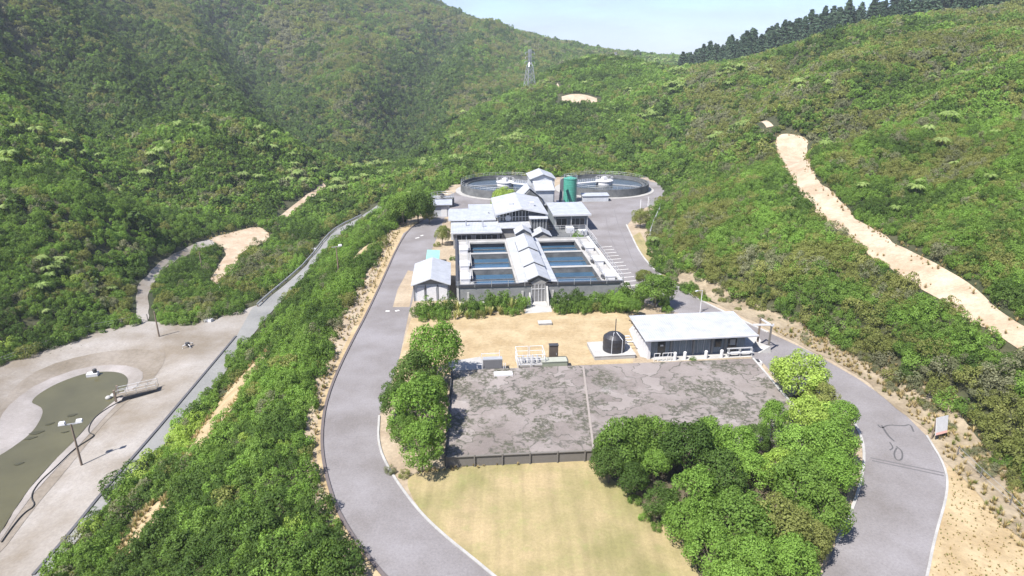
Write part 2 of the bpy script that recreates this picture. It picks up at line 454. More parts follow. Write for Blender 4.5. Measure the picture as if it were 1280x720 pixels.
class MB:
    """collects boxes, prisms, tubes; build() links them as ONE mesh"""
    def __init__(s, ox=0, oy=0, oz=0): s.v = []; s.f = []; s.o = (ox, oy, oz)
    def add(s, vs, fs):
        n = len(s.v); s.v += [(x - s.o[0], y - s.o[1], z - s.o[2]) for x, y, z in vs]; s.f += [tuple(i + n for i in f) for f in fs]; return s
    def box(s, x0, x1, y0, y1, z0, z1):
        return s.add([(x0, y0, z0), (x1, y0, z0), (x1, y1, z0), (x0, y1, z0), (x0, y0, z1), (x1, y0, z1), (x1, y1, z1), (x0, y1, z1)],
                     [(0, 3, 2, 1), (4, 5, 6, 7), (0, 1, 5, 4), (1, 2, 6, 5), (2, 3, 7, 6), (3, 0, 4, 7)])
    def slab(s, quad, th):
        """four corner points (x, y, z) of a top face, given thickness downward"""
        return s.add(list(quad) + [(x, y, z - th) for x, y, z in quad], [(0, 1, 2, 3), (7, 6, 5, 4), (0, 4, 5, 1), (1, 5, 6, 2), (2, 6, 7, 3), (3, 7, 4, 0)])
    def prism(s, poly, z0, z1):
        n = len(poly)
        return s.add([(x, y, z0) for x, y in poly] + [(x, y, z1) for x, y in poly],
                     [tuple(range(n - 1, -1, -1)), tuple(range(n, 2 * n))] + [(i, (i + 1) % n, n + (i + 1) % n, n + i) for i in range(n)])
    def vprism(s, prof, y0, y1):
        """profile in x,z extruded along y"""
        n = len(prof)
        return s.add([(x, y0, z) for x, z in prof] + [(x, y1, z) for x, z in prof],
                     [tuple(range(n)), tuple(range(2 * n - 1, n - 1, -1))] + [(i, n + i, n + (i + 1) % n, (i + 1) % n) for i in range(n)])
    def tube(s, pts, r, seg=6, r2=None):
        pts = [Vector(p) for p in pts]; n = len(pts); r2 = r if r2 is None else r2
        vs = []; fs = []
        for i, p in enumerate(pts):
            d = (pts[min(i + 1, n - 1)] - pts[max(i - 1, 0)]).normalized()
            a = d.cross(Vector((0, 0, 1)) if abs(d.z) < .9 else Vector((1, 0, 0))).normalized(); b = d.cross(a)
            rr = r + (r2 - r) * i / max(1, n - 1)
            for k in range(seg):
                t = 2 * PI * k / seg; q = p + a * math.cos(t) * rr + b * math.sin(t) * rr; vs.append(tuple(q))
        for i in range(n - 1):
            for k in range(seg): fs.append((i * seg + k, i * seg + (k + 1) % seg, (i + 1) * seg + (k + 1) % seg, (i + 1) * seg + k))
        fs.append(tuple(range(seg - 1, -1, -1))); fs.append(tuple(range((n - 1) * seg, n * seg)))
        return s.add(vs, fs)
    def lathe(s, cx, cy, prof, seg=32):
        """(r, z) profile turned round a vertical axis"""
        vs = []; fs = []; n = len(prof)
        for r, z in prof:
            for k in range(seg): t = 2 * PI * k / seg; vs.append((cx + r * math.cos(t), cy + r * math.sin(t), z))
        for i in range(n - 1):
            for k in range(seg): fs.append((i * seg + k, i * seg + (k + 1) % seg, (i + 1) * seg + (k + 1) % seg, (i + 1) * seg + k))
        if prof[-1][0] < .02 or True: fs.append(tuple(range((n - 1) * seg, n * seg)))
        return s.add(vs, fs)
    def bar(s, a, b, w, h):
        """rectangular bar from a to b, w wide, h tall (below the axis half, above half)"""
        a = Vector(a); b = Vector(b); d = (b - a).normalized(); up = Vector((0, 0, 1)) if abs(d.z) < .95 else Vector((0, 1, 0))
        x = d.cross(up).normalized() * (w / 2); y = x.cross(d).normalized() * (h / 2)
        vs = [a - x - y, a + x - y, a + x + y, a - x + y, b - x - y, b + x - y, b + x + y, b - x + y]
        return s.add([tuple(v) for v in vs], [(0, 1, 2, 3), (7, 6, 5, 4), (0, 4, 5, 1), (1, 5, 6, 2), (2, 6, 7, 3), (3, 7, 4, 0)])
    def build(s, name, mat, parent=None, loc=None, smooth=False):
        o = mesh_obj(name, s.v, s.f, mat, parent, smooth)
        if loc: o.location = loc
        return o

def dup(o, loc=None, rz=None, scale=None, label=None, group=None):
    c = o.copy(); link(c)
    if loc is not None: c.location = loc
    if rz is not None: c.rotation_euler = (0, 0, rz)
    if scale is not None: c.scale = scale
    if label: c['label'] = label
    if group: c['group'] = group
    for ch in o.children:
        d = ch.copy(); link(d); d.parent = c
        for g in ch.children:
            e = g.copy(); link(e); e.parent = d
    return c

# ------------------------------------------------------------------ ground sheet
nx, ny = len(GX), len(GY)
verts = np.stack([GXX, GYY, Z], -1).reshape(-1, 3)
ii, jj = np.meshgrid(np.arange(nx - 1), np.arange(ny - 1))
q = (jj * nx + ii).reshape(-1)
quads = np.stack([q, q + 1, q + 1 + nx, q + nx], -1)
me = bpy.data.meshes.new('ground')
me.vertices.add(len(verts)); me.vertices.foreach_set('co', verts.reshape(-1).astype(np.float32))
me.loops.add(quads.size); me.loops.foreach_set('vertex_index', quads.reshape(-1).astype(np.int32))
me.polygons.add(len(quads)); me.polygons.foreach_set('loop_start', np.arange(0, quads.size, 4, dtype=np.int32))
me.polygons.foreach_set('use_smooth', np.ones(len(quads), bool))
me.update(); me.validate(); me.materials.append(M['terrain'])
tag(link(bpy.data.objects.new('ground', me)), 'hilly ground under the bush, rising from the plant yard to the ridges', 'ground', kind='structure')

BLOCK = []       # outlines in which no bush grows: (polygon, margin)
def rough_edge(poly, amp, seed, step=2.0):
    """ragged outline: points every metre or so, pushed in and out"""
    rg = random.Random(seed); out = []
    for i in range(len(poly)):
        p = Vector(poly[i]); r = Vector(poly[(i + 1) % len(poly)]); k = max(1, int((r - p).length / step)); n = Vector((r.y - p.y, p.x - r.x)).normalized()
        for t in range(k): q = p.lerp(r, t / k) + n * rg.uniform(-amp, amp); out.append((q.x, q.y))
    return smooth_poly(out, 1)
def sheet(name, poly, mat, off, label, cat, flat=None, block=None, step=1.0, smooth=0, kind='structure'):
    """a surface laid on the ground; poly is in world x, y"""
    if smooth: poly = smooth_poly(poly, smooth)
    if block is not None: BLOCK.append((poly, block))
    if flat is not None:
        pts = [Vector(p) for p in poly]; E = [(i, (i + 1) % len(pts)) for i in range(len(pts))]
        vo, eo, fo = mgeo.delaunay_2d_cdt(pts, E, [list(range(len(pts)))], 1, 1e-4)[:3]
        vs = [(v.x, v.y, flat + off) for v in vo]
    else:
        b = []
        for i in range(len(poly)):
            p = Vector(poly[i]); r = Vector(poly[(i + 1) % len(poly)]); k = max(1, int((r - p).length / (step * .7)))
            b += [p.lerp(r, t / k) for t in range(k)]
        xs = [p[0] for p in poly]; ys = [p[1] for p in poly]
        gx, gy = np.meshgrid(np.arange(math.floor(min(xs)), max(xs), step), np.arange(math.floor(min(ys)), max(ys), step))
        sd = sdist(gx, gy, poly); k = sd < -.35 * step
        pts = b + [Vector((x, y)) for x, y in zip(gx[k], gy[k])]
        E = [(i, (i + 1) % len(b)) for i in range(len(b))]
        vo, eo, fo = mgeo.delaunay_2d_cdt(pts, E, [list(range(len(b)))], 1, 1e-4)[:3]
        X = np.array([v.x for v in vo]); Y = np.array([v.y for v in vo]); h = Hz(X, Y)
        vs = [(x, y, z + off) for x, y, z in zip(X, Y, h)]
    fs = []
    for f in fo:
        a, bb, c = (Vector(vs[i]) for i in f[:3])
        fs.append(tuple(f) if (bb - a).cross(c - a).z > 0 else tuple(reversed(f)))
    o = mesh_obj(name, vs, fs, mat, None, flat is None)
    return tag(o, label, cat, kind=kind)

def G(pts, z=0.0): return [at(px, py, z) for px, py in pts]
def D(pts): return [hit2(*p) for p in pts]

def RE(pts): return rough_edge(smooth_poly(D(pts), 1), .45, len(pts))
# plant yard
sheet('yard', PLAT, M['verge'], .01, 'sandy dry ground of the plant yard between road and bush', 'ground', flat=0, block=-.2)
sheet('lawn', G([(521, 590), (560, 586), (745, 560), (1000, 540), (1050, 545), (1060, 640), (980, 800), (660, 800), (597, 703), (554, 667), (521, 634), (506, 600)]), M['lawn'], .016,
      'mown yellow green lawn in front of the flat deck', 'lawn', flat=0, smooth=1)
sheet('straw_lawn', G([(514, 398), (560, 396), (660, 388), (690, 388), (790, 384), (800, 392), (790, 460), (560, 470), (492, 478), (500, 445)]), M['straw'], .016,
      'straw coloured dry lawn between the basins and the flat deck', 'lawn', flat=0)
KERB_L = [(640, 850), (512, 752), (472, 713), (425, 649), (406, 592), (401, 545), (408, 498), (430, 446), (465, 380), (504, 292), (527, 276), (549, 264)]
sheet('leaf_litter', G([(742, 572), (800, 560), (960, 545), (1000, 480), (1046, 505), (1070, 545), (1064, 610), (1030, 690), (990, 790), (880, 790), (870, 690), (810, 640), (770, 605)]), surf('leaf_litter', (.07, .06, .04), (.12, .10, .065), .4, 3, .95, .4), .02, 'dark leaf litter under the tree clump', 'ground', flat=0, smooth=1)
sheet('straw_verge', G([(500, 760), (460, 712), (420, 655), (398, 592), (394, 545), (402, 500), (424, 446), (446, 400), (470, 345), (492, 290), (515, 279), (527, 276), (504, 292), (465, 380), (430, 446), (408, 498), (401, 545), (406, 592), (425, 649), (472, 713)]), M['straw'], .018,
      'strip of dry straw grass along the drive edging', 'verge', flat=0)
sheet('road_verge', G([(1181, 583), (1184, 616), (1167, 673), (1158, 718), (1150, 790), (1400, 790), (1300, 670), (1240, 610), (1200, 580)]), M['straw'], .018,
      'tan dry grass patch outside the road bend', 'verge', flat=0, smooth=1)
ROAD_OUT = KERB_L + [(553, 248), (572, 239), (600, 236), (640, 234), (700, 234), (770, 228), (800, 224), (828, 230), (834, 241), (818, 256), (800, 262), (783, 283), (789, 294), (800, 317), (817, 336), (838, 352), (870, 372), (915, 394), (959, 415), (1016, 441),
                     (1073, 474), (1120, 507), (1158, 545), (1181, 583), (1184, 616), (1167, 673), (1155, 735), (1120, 860)]
ROAD_IN = [(960, 860), (1015, 745), (1045, 680), (1072, 622), (1082, 570), (1074, 538), (1056, 512), (1030, 490), (1003, 470), (975, 450), (950, 424), (930, 402), (880, 396), (838, 390), (800, 376), (776, 346), (758, 318), (746, 296), (738, 270),
           (730, 262), (640, 258), (570, 268), (556, 272), (545, 300), (528, 340), (517, 372), (511, 392), (500, 445), (488, 483), (474, 520), (472, 555), (486, 588), (521, 638), (554, 670), (597, 703), (760, 860)]
sheet('road', G(ROAD_OUT + ROAD_IN), M['asphalt'], .024, 'pale grey chipseal drive looping round the treatment plant', 'road', flat=0)
sheet('parking_pad', G([(491, 384), (500, 384), (512, 384), (520, 340), (510, 338), (497, 362)]), M['verge'], .029, 'sandy pad beside the drive at the white shed', 'pad', flat=0)
sheet('yard_apron', G([(738, 268), (746, 296), (758, 318), (776, 346), (792, 368), (780, 372), (777, 352), (736, 292), (700, 280), (700, 262)]), M['asphalt'], .020, 'seal of the parking bays beside the basins', 'apron', flat=0)
sheet('deck_path', G([(938, 450), (950, 424), (975, 450), (1003, 470), (1030, 490), (1045, 512), (1010, 520), (985, 490), (955, 455)]), M['asphalt'], .020, 'grey paved strip between flat deck and road', 'path', flat=0)
sheet('concrete_apron', G([(566, 468), (560, 452), (600, 446), (614, 462), (640, 462), (640, 470), (566, 474)]), M['concrete'], .022, 'concrete apron behind the flat deck', 'apron', flat=0)
sheet('entrance_path', G([(656, 392), (690, 390), (688, 376), (660, 377)]), M['pale_concrete'], .023, 'short concrete path to the plant entrance', 'path', flat=0)
sheet('pump_house_apron', G([(786, 412), (800, 446), (828, 452), (940, 446), (952, 425), (940, 405), (800, 398)]), M['pale_concrete'], .021, 'pale concrete apron round the pump house', 'apron', flat=0)
# grass strip with kerb right of the back road
sheet('grass_strip', G([(800, 290), (812, 312), (828, 332), (848, 350), (838, 351), (817, 336), (800, 317), (790, 296)]), M['lawn'], .028, 'thin green grass strip inside the back kerb', 'verge', flat=0)

# lower flat, pond and lower road
sheet('pond_flat', LOW, M['gravel'], .04, 'pale silt and gravel flat around the pond', 'ground', block=-.5)
sheet('pond_rim', G([(-10, 520), (0, 500), (16, 477), (53, 455), (105, 440), (158, 433), (205, 436), (206, 448), (190, 468), (172, 484), (150, 500), (129, 520), (108, 545), (76, 585), (40, 625), (-10, 690), (-110, 770), (-160, 700), (-75, 600)], ZL), M['silt'], .075,
      'brown dried silt band round the pond', 'bank', smooth=1)
sheet('pond_shore', G([(0, 522), (14, 500), (50, 475), (105, 456), (150, 453), (178, 460), (178, 474), (160, 488), (140, 508), (116, 534), (92, 560), (66, 586), (30, 625), (-20, 700), (-120, 760), (-150, 690), (-70, 600), (-10, 560)], ZL - .7), M['pale_concrete'] if False else surf('pale_lilac_shore', (.185, .168, .155), (.275, .255, .25), .15, 3, .95, .2), .11,
      'pale washed shore at the pond edge', 'shore', smooth=1)
vs = [(x, y, ZW + .12) for x, y in smooth_poly([at(*p, ZW + .12) for p in POND_PX], 2)]
sheet('pond_water', [(v[0], v[1]) for v in vs], M['pond'], 0, 'murky olive green pond water', 'water', flat=ZW + .12)
LR = [(62, 718), (138, 626), (172, 592), (216, 545), (264, 490), (312, 424), (343, 386), (373, 354), (401, 320), (427, 295), (450, 278), (484, 260), (471, 257), (448, 273), (421, 286), (405, 301), (384, 331), (340, 369), (315, 386), (295, 422), (200, 535), (120, 628), (42, 720), (0, 770), (30, 770)]
sheet('cut_bank', rough_edge(D([(838, 348), (870, 367), (959, 410), (1073, 469), (1158, 540), (1188, 585), (1230, 632), (1300, 700), (1330, 660), (1240, 570), (1196, 518), (1136, 474), (1074, 437), (1004, 402), (934, 373), (884, 350), (850, 333)]), .5, 6), surf('bare_bank_soil', (.20, .16, .11), (.30, .25, .18), .35, 2, .95, .35), .06,
      'bare brown cut bank between road and scrub slope', 'bank', block=-.3)
sheet('lower_road', [hit2(*p) for p in LR], M['low_asphalt'], .085, 'narrow pale lower road running up the valley', 'road', block=-.1)
BLOCK.append(([hit2(*p) for p in [(312, 424), (343, 386), (373, 354), (401, 320), (427, 295), (450, 278), (486, 260), (468, 257), (446, 273), (419, 286), (403, 300), (382, 331), (338, 369), (313, 386), (295, 422)]], .75))
sheet('upper_track', rough_edge(smooth_poly(D([(173, 355), (186, 341), (217, 317), (240, 305), (268, 297), (276, 303), (268, 306), (243, 313), (216, 328), (193, 349), (184, 372), (188, 404), (170, 402), (170, 374)]), 1), .2, 8), M['gravel'], .07, 'narrow grey gravel track looping round the bush patch', 'track', block=.3)
sheet('clay_clearing', rough_edge(smooth_poly(D([(262, 297), (300, 288), (324, 283), (337, 291), (334, 303), (312, 309), (300, 318), (296, 328), (290, 337), (280, 350), (268, 358), (262, 352), (276, 330), (284, 314), (270, 307)]), 1), .3, 9), M['clay'], .10, 'tan clay clearing where the gravel track turns', 'clearing', block=.3)
sheet('valley_track', D([(350, 270), (378, 248), (404, 229), (408, 233), (395, 244), (376, 258), (358, 272)]), M['clay'], .07, 'short clay track climbing beside the valley bush', 'track', block=.6)
TRACK = [(966, 171), (972, 195), (985, 222), (1003, 248), (1027, 272), (1052, 292), (1082, 317), (1122, 346), (1180, 378), (1225, 407), (1280, 443), (1360, 500), (1380, 470),
         (1280, 405), (1235, 377), (1195, 343), (1160, 323), (1120, 306), (1082, 281), (1054, 258), (1032, 236), (1013, 212), (1008, 192), (1010, 172), (985, 166)]
sheet('clay_track', rough_edge(smooth_poly(D(TRACK), 1), .42, 4), M['clay'], .09, 'pale clay bench track cut along the scrub hillside', 'track', block=.25)
sheet('clearing', D([(702, 121), (722, 118), (746, 123), (747, 130), (725, 131), (703, 130)]), M['clay'], .15, 'bare clay clearing on the hill behind the clarifiers', 'clearing', block=2.5, step=2)
sheet('clearing', D([(694, 109), (697, 104), (700, 110)]), M['clay'], .15, 'tiny bare clay patch above the hill clearing', 'clearing', block=2.0, step=2)
sheet('clearing', D([(950, 153), (958, 151), (967, 158), (958, 160)]), M['clay'], .12, 'small pale clay patch beyond the upper end of the bench track', 'clearing', block=1.5, step=2)
sheet('bank_clearing', RE([(342, 432), (326, 460), (302, 493), (279, 526), (255, 559), (236, 578), (230, 570), (250, 540), (268, 508), (293, 479), (321, 451)]), M['straw'], .07, 'long dry grass gap in the bushes of the bank', 'clearing', block=.01)
sheet('bank_clearing', RE([(208, 621), (210, 644), (186, 668), (161, 697), (150, 695), (168, 659), (184, 635)]), M['straw'], .07, 'short dry grass gap low in the bushes of the bank', 'clearing', block=.01)
sheet('bank_clearing', RE([(440, 334), (424, 345), (420, 342), (446, 318), (470, 303), (478, 300)]), M['straw'], .07, 'dry grass gap among bushes near the bank top', 'clearing', block=.3)

# ------------------------------------------------------------------ kerbs and road marks
def strip_line(name, pts, w, h, mat, label, cat, z0=0.0, drape=False, kind='structure', step=2.0):
    P2 = [Vector(p) for p in pts]; out = []
    for a, b in zip(P2[:-1], P2[1:]):
        k = max(1, int((b - a).length / step)); out += [a.lerp(b, t / k) for t in range(k)]
    out.append(P2[-1])
    L_, R_ = [], []
    for i, p in enumerate(out):
        d = (out[min(i + 1, len(out) - 1)] - out[max(i - 1, 0)]).normalized(); n = Vector((-d.y, d.x)) * (w / 2)
        L_.append(p + n); R_.append(p - n)
    zz = [float(Hz(p.x, p.y)) if drape else z0 for p in out]
    vs = []; fs = []
    for l, r, z in zip(L_, R_, zz): vs += [(l.x, l.y, z - .1), (l.x, l.y, z + h), (r.x, r.y, z + h), (r.x, r.y, z - .1)]
    for i in range(len(out) - 1):
        for k in range(3): a = 4 * i + k; fs.append((a, a + 4, a + 5, a + 1))
    fs += [(0, 1, 2, 3), tuple(4 * (len(out) - 1) + k for k in (3, 2, 1, 0))]
    return tag(mesh_obj(name, vs, fs, mat), label, cat, kind=kind)
strip_line('kerb', smooth_poly(G(KERB_L), 2, False), .28, .14, plain('dark_kerb', (.10, .085, .085), .9), 'dark timber edging along the outer side of the drive', 'kerb')
strip_line('kerb', smooth_poly(G([(700, 790), (597, 703), (554, 669), (521, 637), (486, 588), (472, 555), (474, 520)]), 2, False), .22, .12, M['concrete'], 'grey kerb between drive and front lawn', 'kerb')
strip_line('kerb', smooth_poly(G([(783, 281), (789, 294), (800, 317), (817, 337), (838, 353), (870, 373), (915, 395), (960, 416)]), 2, False), .3, .14, M['pale_concrete'], 'pale concrete kerb curving along the back road', 'kerb')
strip_line('kerb', smooth_poly(G([(1158, 545), (1182, 584), (1185, 616), (1168, 673), (1156, 735), (1121, 860)]), 2, False), .2, .12, M['concrete'], 'grey kerb on the outside of the road bend', 'kerb')
strip_line('kerb', smooth_poly(G([(1056, 512), (1074, 538), (1082, 570), (1072, 622), (1045, 680)]), 2, False), .25, .12, M['concrete'], 'grey kerb between the road bend and the trees', 'kerb')
strip_line('kerb', D([(42, 720), (120, 627), (200, 534), (295, 421)]), .30, .22, plain('dark_edging', (.075, .075, .085), .9), 'dark low edging wall between pond flat and lower road', 'edging', drape=True)
mk = MB()
def stripe(a, b, w, z=.030):
    a = Vector(a); b = Vector(b); d = (b - a).normalized(); n = Vector((-d.y, d.x)) * (w / 2)
    mk.add([(a.x - n.x, a.y - n.y, z), (b.x - n.x, b.y - n.y, z), (b.x + n.x, b.y + n.y, z), (a.x + n.x, a.y + n.y, z)], [(0, 1, 2, 3)])
for i in range(12):     # bays beside the basins
    t = i / 11
    a = Vector(at(752, 309)).lerp(Vector(at(776, 358)), t); b = Vector(at(765, 308)).lerp(Vector(at(800, 356)), t)
    stripe(a, b, .16)
tag(mk.build('bay_markings', M['line']), 'row of white parking bay lines painted beside the basins', 'road markings', kind='structure')
mk = MB()
for p0, p1 in [((482, 389), (487, 389)), ((494, 389), (499, 388)), ((519, 298), (524, 297)), ((526, 295), (529, 294))]: stripe(at(*p0), at(*p1), .35)
tag(mk.build('road_markings', M['line']), 'small worn white paint marks on the drive', 'road markings', kind='structure')
mk = MB(); stripe(at(1088, 572.5), at(1180, 591.5), .18); stripe(at(1090, 576), at(1180, 595), .18)
tag(mk.build('road_joint', plain('dark_joint', (.10, .095, .10), .9)), 'pair of dark joint lines across the right road', 'road joint', kind='structure')
mk = MB()
def wiggle(pts, w):
    P2 = smooth_poly(G(pts), 2, False)
    for a, b in zip(P2[:-1], P2[1:]): stripe(a, b, w, .029)
wiggle([(1097, 531), (1102, 536), (1110, 531), (1130, 533), (1138, 530), (1142, 540)], .17); wiggle([(1102, 532), (1110, 545), (1118, 552)], .2); wiggle([(1112, 553), (1117, 560), (1112, 563)], .14)
wiggle([(1120, 558), (1128, 564), (1128, 575), (1120, 576), (1117, 567), (1121, 560)], .15)
tag(mk.build('crack_sealing', M['asphalt_dark']), 'dark looping bitumen crack repairs on the right road', 'road repair', kind='structure')
mk = MB()
P2 = smooth_poly(G([(757, 268), (760, 290), (770, 312), (785, 342)]), 2, False)
for a, b in zip(P2[:-1], P2[1:]): stripe(a, b, .16, .029)
P2 = smooth_poly(G([(768, 262), (772, 280), (781, 300), (790, 325), (798, 338)]), 2, False)
for a, b in zip(P2[:-1], P2[1:]): stripe(a, b, .16, .029)
tag(mk.build('seal_joints', plain('faint_joint', (.13, .125, .13), .9)), 'two dark seams running along the back road', 'road joint', kind='structure')

# ------------------------------------------------------------------ foliage meshes
def leaf_mesh(name, C, Nn, size, mat, rng, aspect=.62, tilt=.40):
    n = len(C)
    Nn = Nn + rng.normal(0, tilt, Nn.shape); Nn /= np.linalg.norm(Nn, axis=1, keepdims=True) + 1e-9
    t = np.cross(Nn, rng.normal(0, 1, Nn.shape)); t /= np.linalg.norm(t, axis=1, keepdims=True) + 1e-9
    b = np.cross(Nn, t)
    s = (size * rng.uniform(.6, 1.35, n))[:, None]
    V = np.stack([C + t * s, C + b * s * aspect, C - t * s, C - b * s * aspect], 1).reshape(-1, 3)
    m = bpy.data.meshes.new(name)
    m.vertices.add(4 * n); m.vertices.foreach_set('co', V.reshape(-1).astype(np.float32))
    m.loops.add(4 * n); m.loops.foreach_set('vertex_index', np.arange(4 * n, dtype=np.int32))
    m.polygons.add(n); m.polygons.foreach_set('loop_start', np.arange(0, 4 * n, 4, dtype=np.int32))
    m.update(); m.validate(); m.materials.append(mat)
    return m

def crown(name, mat, seed, nlobe, nleaf, lsize, zlo=-.35, zs=1.0, lr=(.17, .45), rad=.72):
    """lumpy crown of unit radius made of leaf tufts; bottom left thin"""
    rng = np.random.default_rng(seed)
    c = rng.normal(0, 1, (nlobe * 3, 3)); c /= np.linalg.norm(c, axis=1, keepdims=True); c = c[c[:, 2] > zlo][:nlobe]
    c *= rad * rng.uniform(.75, 1.12, (len(c), 1)); c[:, 2] *= zs
    r = rng.uniform(*lr, len(c))
    w = r ** 2 / np.sum(r ** 2); k = rng.choice(len(c), nleaf, p=w)
    d = rng.normal(0, 1, (nleaf, 3)); d[:, 2] += .35; d /= np.linalg.norm(d, axis=1, keepdims=True)
    out = c[k] / (np.linalg.norm(c[k], axis=1, keepdims=True) + 1e-6)
    d = d + out * .55; d /= np.linalg.norm(d, axis=1, keepdims=True)
    rr = r[k] * rng.uniform(.72, 1.05, nleaf)
    return leaf_mesh(name, c[k] + d * rr[:, None], d, lsize, mat, rng)

def bushm(name, mat, seed, nlobe, nleaf, lsize):
    """low dome of unit radius sitting on the ground"""
    rng = np.random.default_rng(seed)
    a = rng.uniform(0, 2 * PI, nlobe); q = np.sqrt(rng.uniform(0, 1, nlobe)) * .72
    r = rng.uniform(.15, .46, nlobe); h = rng.uniform(.3, 1.12, nlobe) * (1 - .45 * q)
    c = np.stack([np.cos(a) * q, np.sin(a) * q, h], 1)
    # skirt lobes close the sides
    a2 = rng.uniform(0, 2 * PI, nlobe); c2 = np.stack([np.cos(a2) * .66, np.sin(a2) * .66, rng.uniform(.15, .45, nlobe)], 1)
    c = np.vstack([c, c2]); r = np.append(r, rng.uniform(.24, .36, nlobe))
    w = r ** 2 / np.sum(r ** 2); k = rng.choice(len(c), nleaf, p=w)
    d = rng.normal(0, 1, (nleaf, 3)); d[:, 2] += .5; d /= np.linalg.norm(d, axis=1, keepdims=True)
    o = c[k] * np.array([1, 1, .6]); o /= np.linalg.norm(o, axis=1, keepdims=True); d = d + .5 * o; d /= np.linalg.norm(d, axis=1, keepdims=True)
    P3 = c[k] + d * (r[k] * rng.uniform(.75, 1.05, nleaf))[:, None]; P3[:, 2] = np.maximum(P3[:, 2], .02)
    return leaf_mesh(name, P3, d, lsize, mat, rng)

def fernm(name, mat, seed, nf=15, seg=9, trunk=.9, pinnate=True):
    """tree fern: arching fronds round a hub, unit frond length; leaflets along each midrib"""
    rng = np.random.default_rng(seed); V = []; Fc = []
    for i in range(nf):
        a = 2 * PI * i / nf + rng.uniform(-.2, .2); up = rng.uniform(.15, .6); L = rng.uniform(.75, 1.1)
        ca, sa = math.cos(a), math.sin(a)
        def pt(t, w): return (ca * L * t - sa * w, sa * L * t + ca * w, trunk + up * math.sin(t * 2.2) * .6 - .34 * t * t - abs(w) * .35)
        for j in range(seg):
            t = (j + .6) / seg; w = .21 * math.sin(PI * min(1, .15 + .85 * t)) + .015; h = .46 / seg
            for sg in (-1, 1):
                b = len(V); V += [pt(t - h, 0), pt(t + h, 0), pt(t + h * .9 + .05, sg * w), pt(t - h * .2 + .05, sg * w)]
                Fc.append((b, b + 1, b + 2, b + 3) if sg > 0 else (b + 3, b + 2, b + 1, b))
    m = bpy.data.meshes.new(name); m.from_pydata(V, [], Fc); m.materials.append(mat); m.update(); return m

def trunkm(name, mat, h, r0, r1, seed, limbs=4, spread=.5, top=.9):
    rng = random.Random(seed); b = MB()
    b.tube([(0, 0, -.15), (rng.uniform(-.05, .05), rng.uniform(-.05, .05), h * .5), (rng.uniform(-.1, .1), rng.uniform(-.1, .1), h)], r0, 7, r1)
    for i in range(limbs):
        a = 2 * PI * i / limbs + rng.uniform(-.4, .4); z = h * rng.uniform(.45, .85)
        b.tube([(0, 0, z), (math.cos(a) * spread * .5, math.sin(a) * spread * .5, z + (top - z) * .6), (math.cos(a) * spread, math.sin(a) * spread, top)], r1 * .8, 5, r1 * .3)
    m = bpy.data.meshes.new(name); m.from_pydata(b.v, [], b.f); m.materials.append(mat); m.update(); return m

def flaxm(name, mat, seed, n=46):
    rng = np.random.default_rng(seed); V = []; Fc = []
    for i in range(n):
        a = rng.uniform(0, 2 * PI); lean = rng.uniform(.1, .75); L = rng.uniform(.7, 1.25); w = .055
        ca, sa = math.cos(a), math.sin(a); prev = None
        for j in range(5):
            t = j / 4; x = L * lean * (t ** 1.4); z = L * (t * (1.05 - .55 * lean * t)); ww = w * (1 - .85 * t ** 2)
            b = len(V); V += [(ca * x - sa * ww, sa * x + ca * ww, z), (ca * x + sa * ww, sa * x - ca * ww, z)]
            if prev is not None: Fc.append((prev, b, b + 1, prev + 1))
            prev = b
    m = bpy.data.meshes.new(name); m.from_pydata(V, [], Fc); m.materials.append(mat); m.update(); return m

def pinem(name, mat, seed, n=1100):
    rng = np.random.default_rng(seed)
    t = rng.uniform(0, 1, n) ** .85; a = rng.uniform(0, 2 * PI, n); whorl = np.clip(t + .02 * np.sin(t * 60 + seed), 0, 1)
    R = (.20 * (1 - whorl) ** .85 + .010) * rng.uniform(.2, 1.12, n) ** .6 * (1 + .28 * np.sin(a * 3 + seed + t * 9))
    C = np.stack([np.cos(a) * R, np.sin(a) * R, .12 + .88 * whorl - .22 * R], 1)
    Nn = np.stack([np.cos(a) * .8, np.sin(a) * .8, np.full(n, .6)], 1)
    m = leaf_mesh(name, C, Nn, .036, mat, rng, .5, .5)
    b = MB(); b.tube([(0, 0, -.05), (0, 0, .95)], .014, 5, .003)
    import bmesh as _b
    bm = _b.new(); bm.from_mesh(m); m2 = bpy.data.meshes.new('t'); m2.from_pydata(b.v, [], b.f); m2.polygons.foreach_set('material_index', [0] * len(m2.polygons))
    n0 = len(bm.faces); bm.from_mesh(m2); bm.faces.ensure_lookup_table()
    m.materials.append(M['bark'])
    for f in list(bm.faces)[n0:]: f.material_index = 1
    bm.to_mesh(m); bm.free(); bpy.data.meshes.remove(m2); return m

NEAR = {}; FAR = {}
for i, k in enumerate(['dark', 'mid', 'bright', 'olive', 'grey', 'lime']):
    NEAR[k] = [bushm('bush_leaves', LEAF[k], 100 + 7 * i + j, 14, 1500, .056) for j in range(3)]
    FAR[k] = [bushm('bush_leaves', LEAF[k], 300 + 7 * i + j, 9, 330, .125) for j in range(2)]
NEAR['fern'] = [fernm('fern_fronds', LEAF['fern'], 500 + j) for j in range(2)]
FAR['fern'] = [fernm('fern_fronds', LEAF['fern'], 520 + j, 9, 4) for j in range(1)]
FAR['tree'] = [crown('tree_crown', LEAF['dark'], 540 + j, 12, 260, .16, -.5) for j in range(2)]

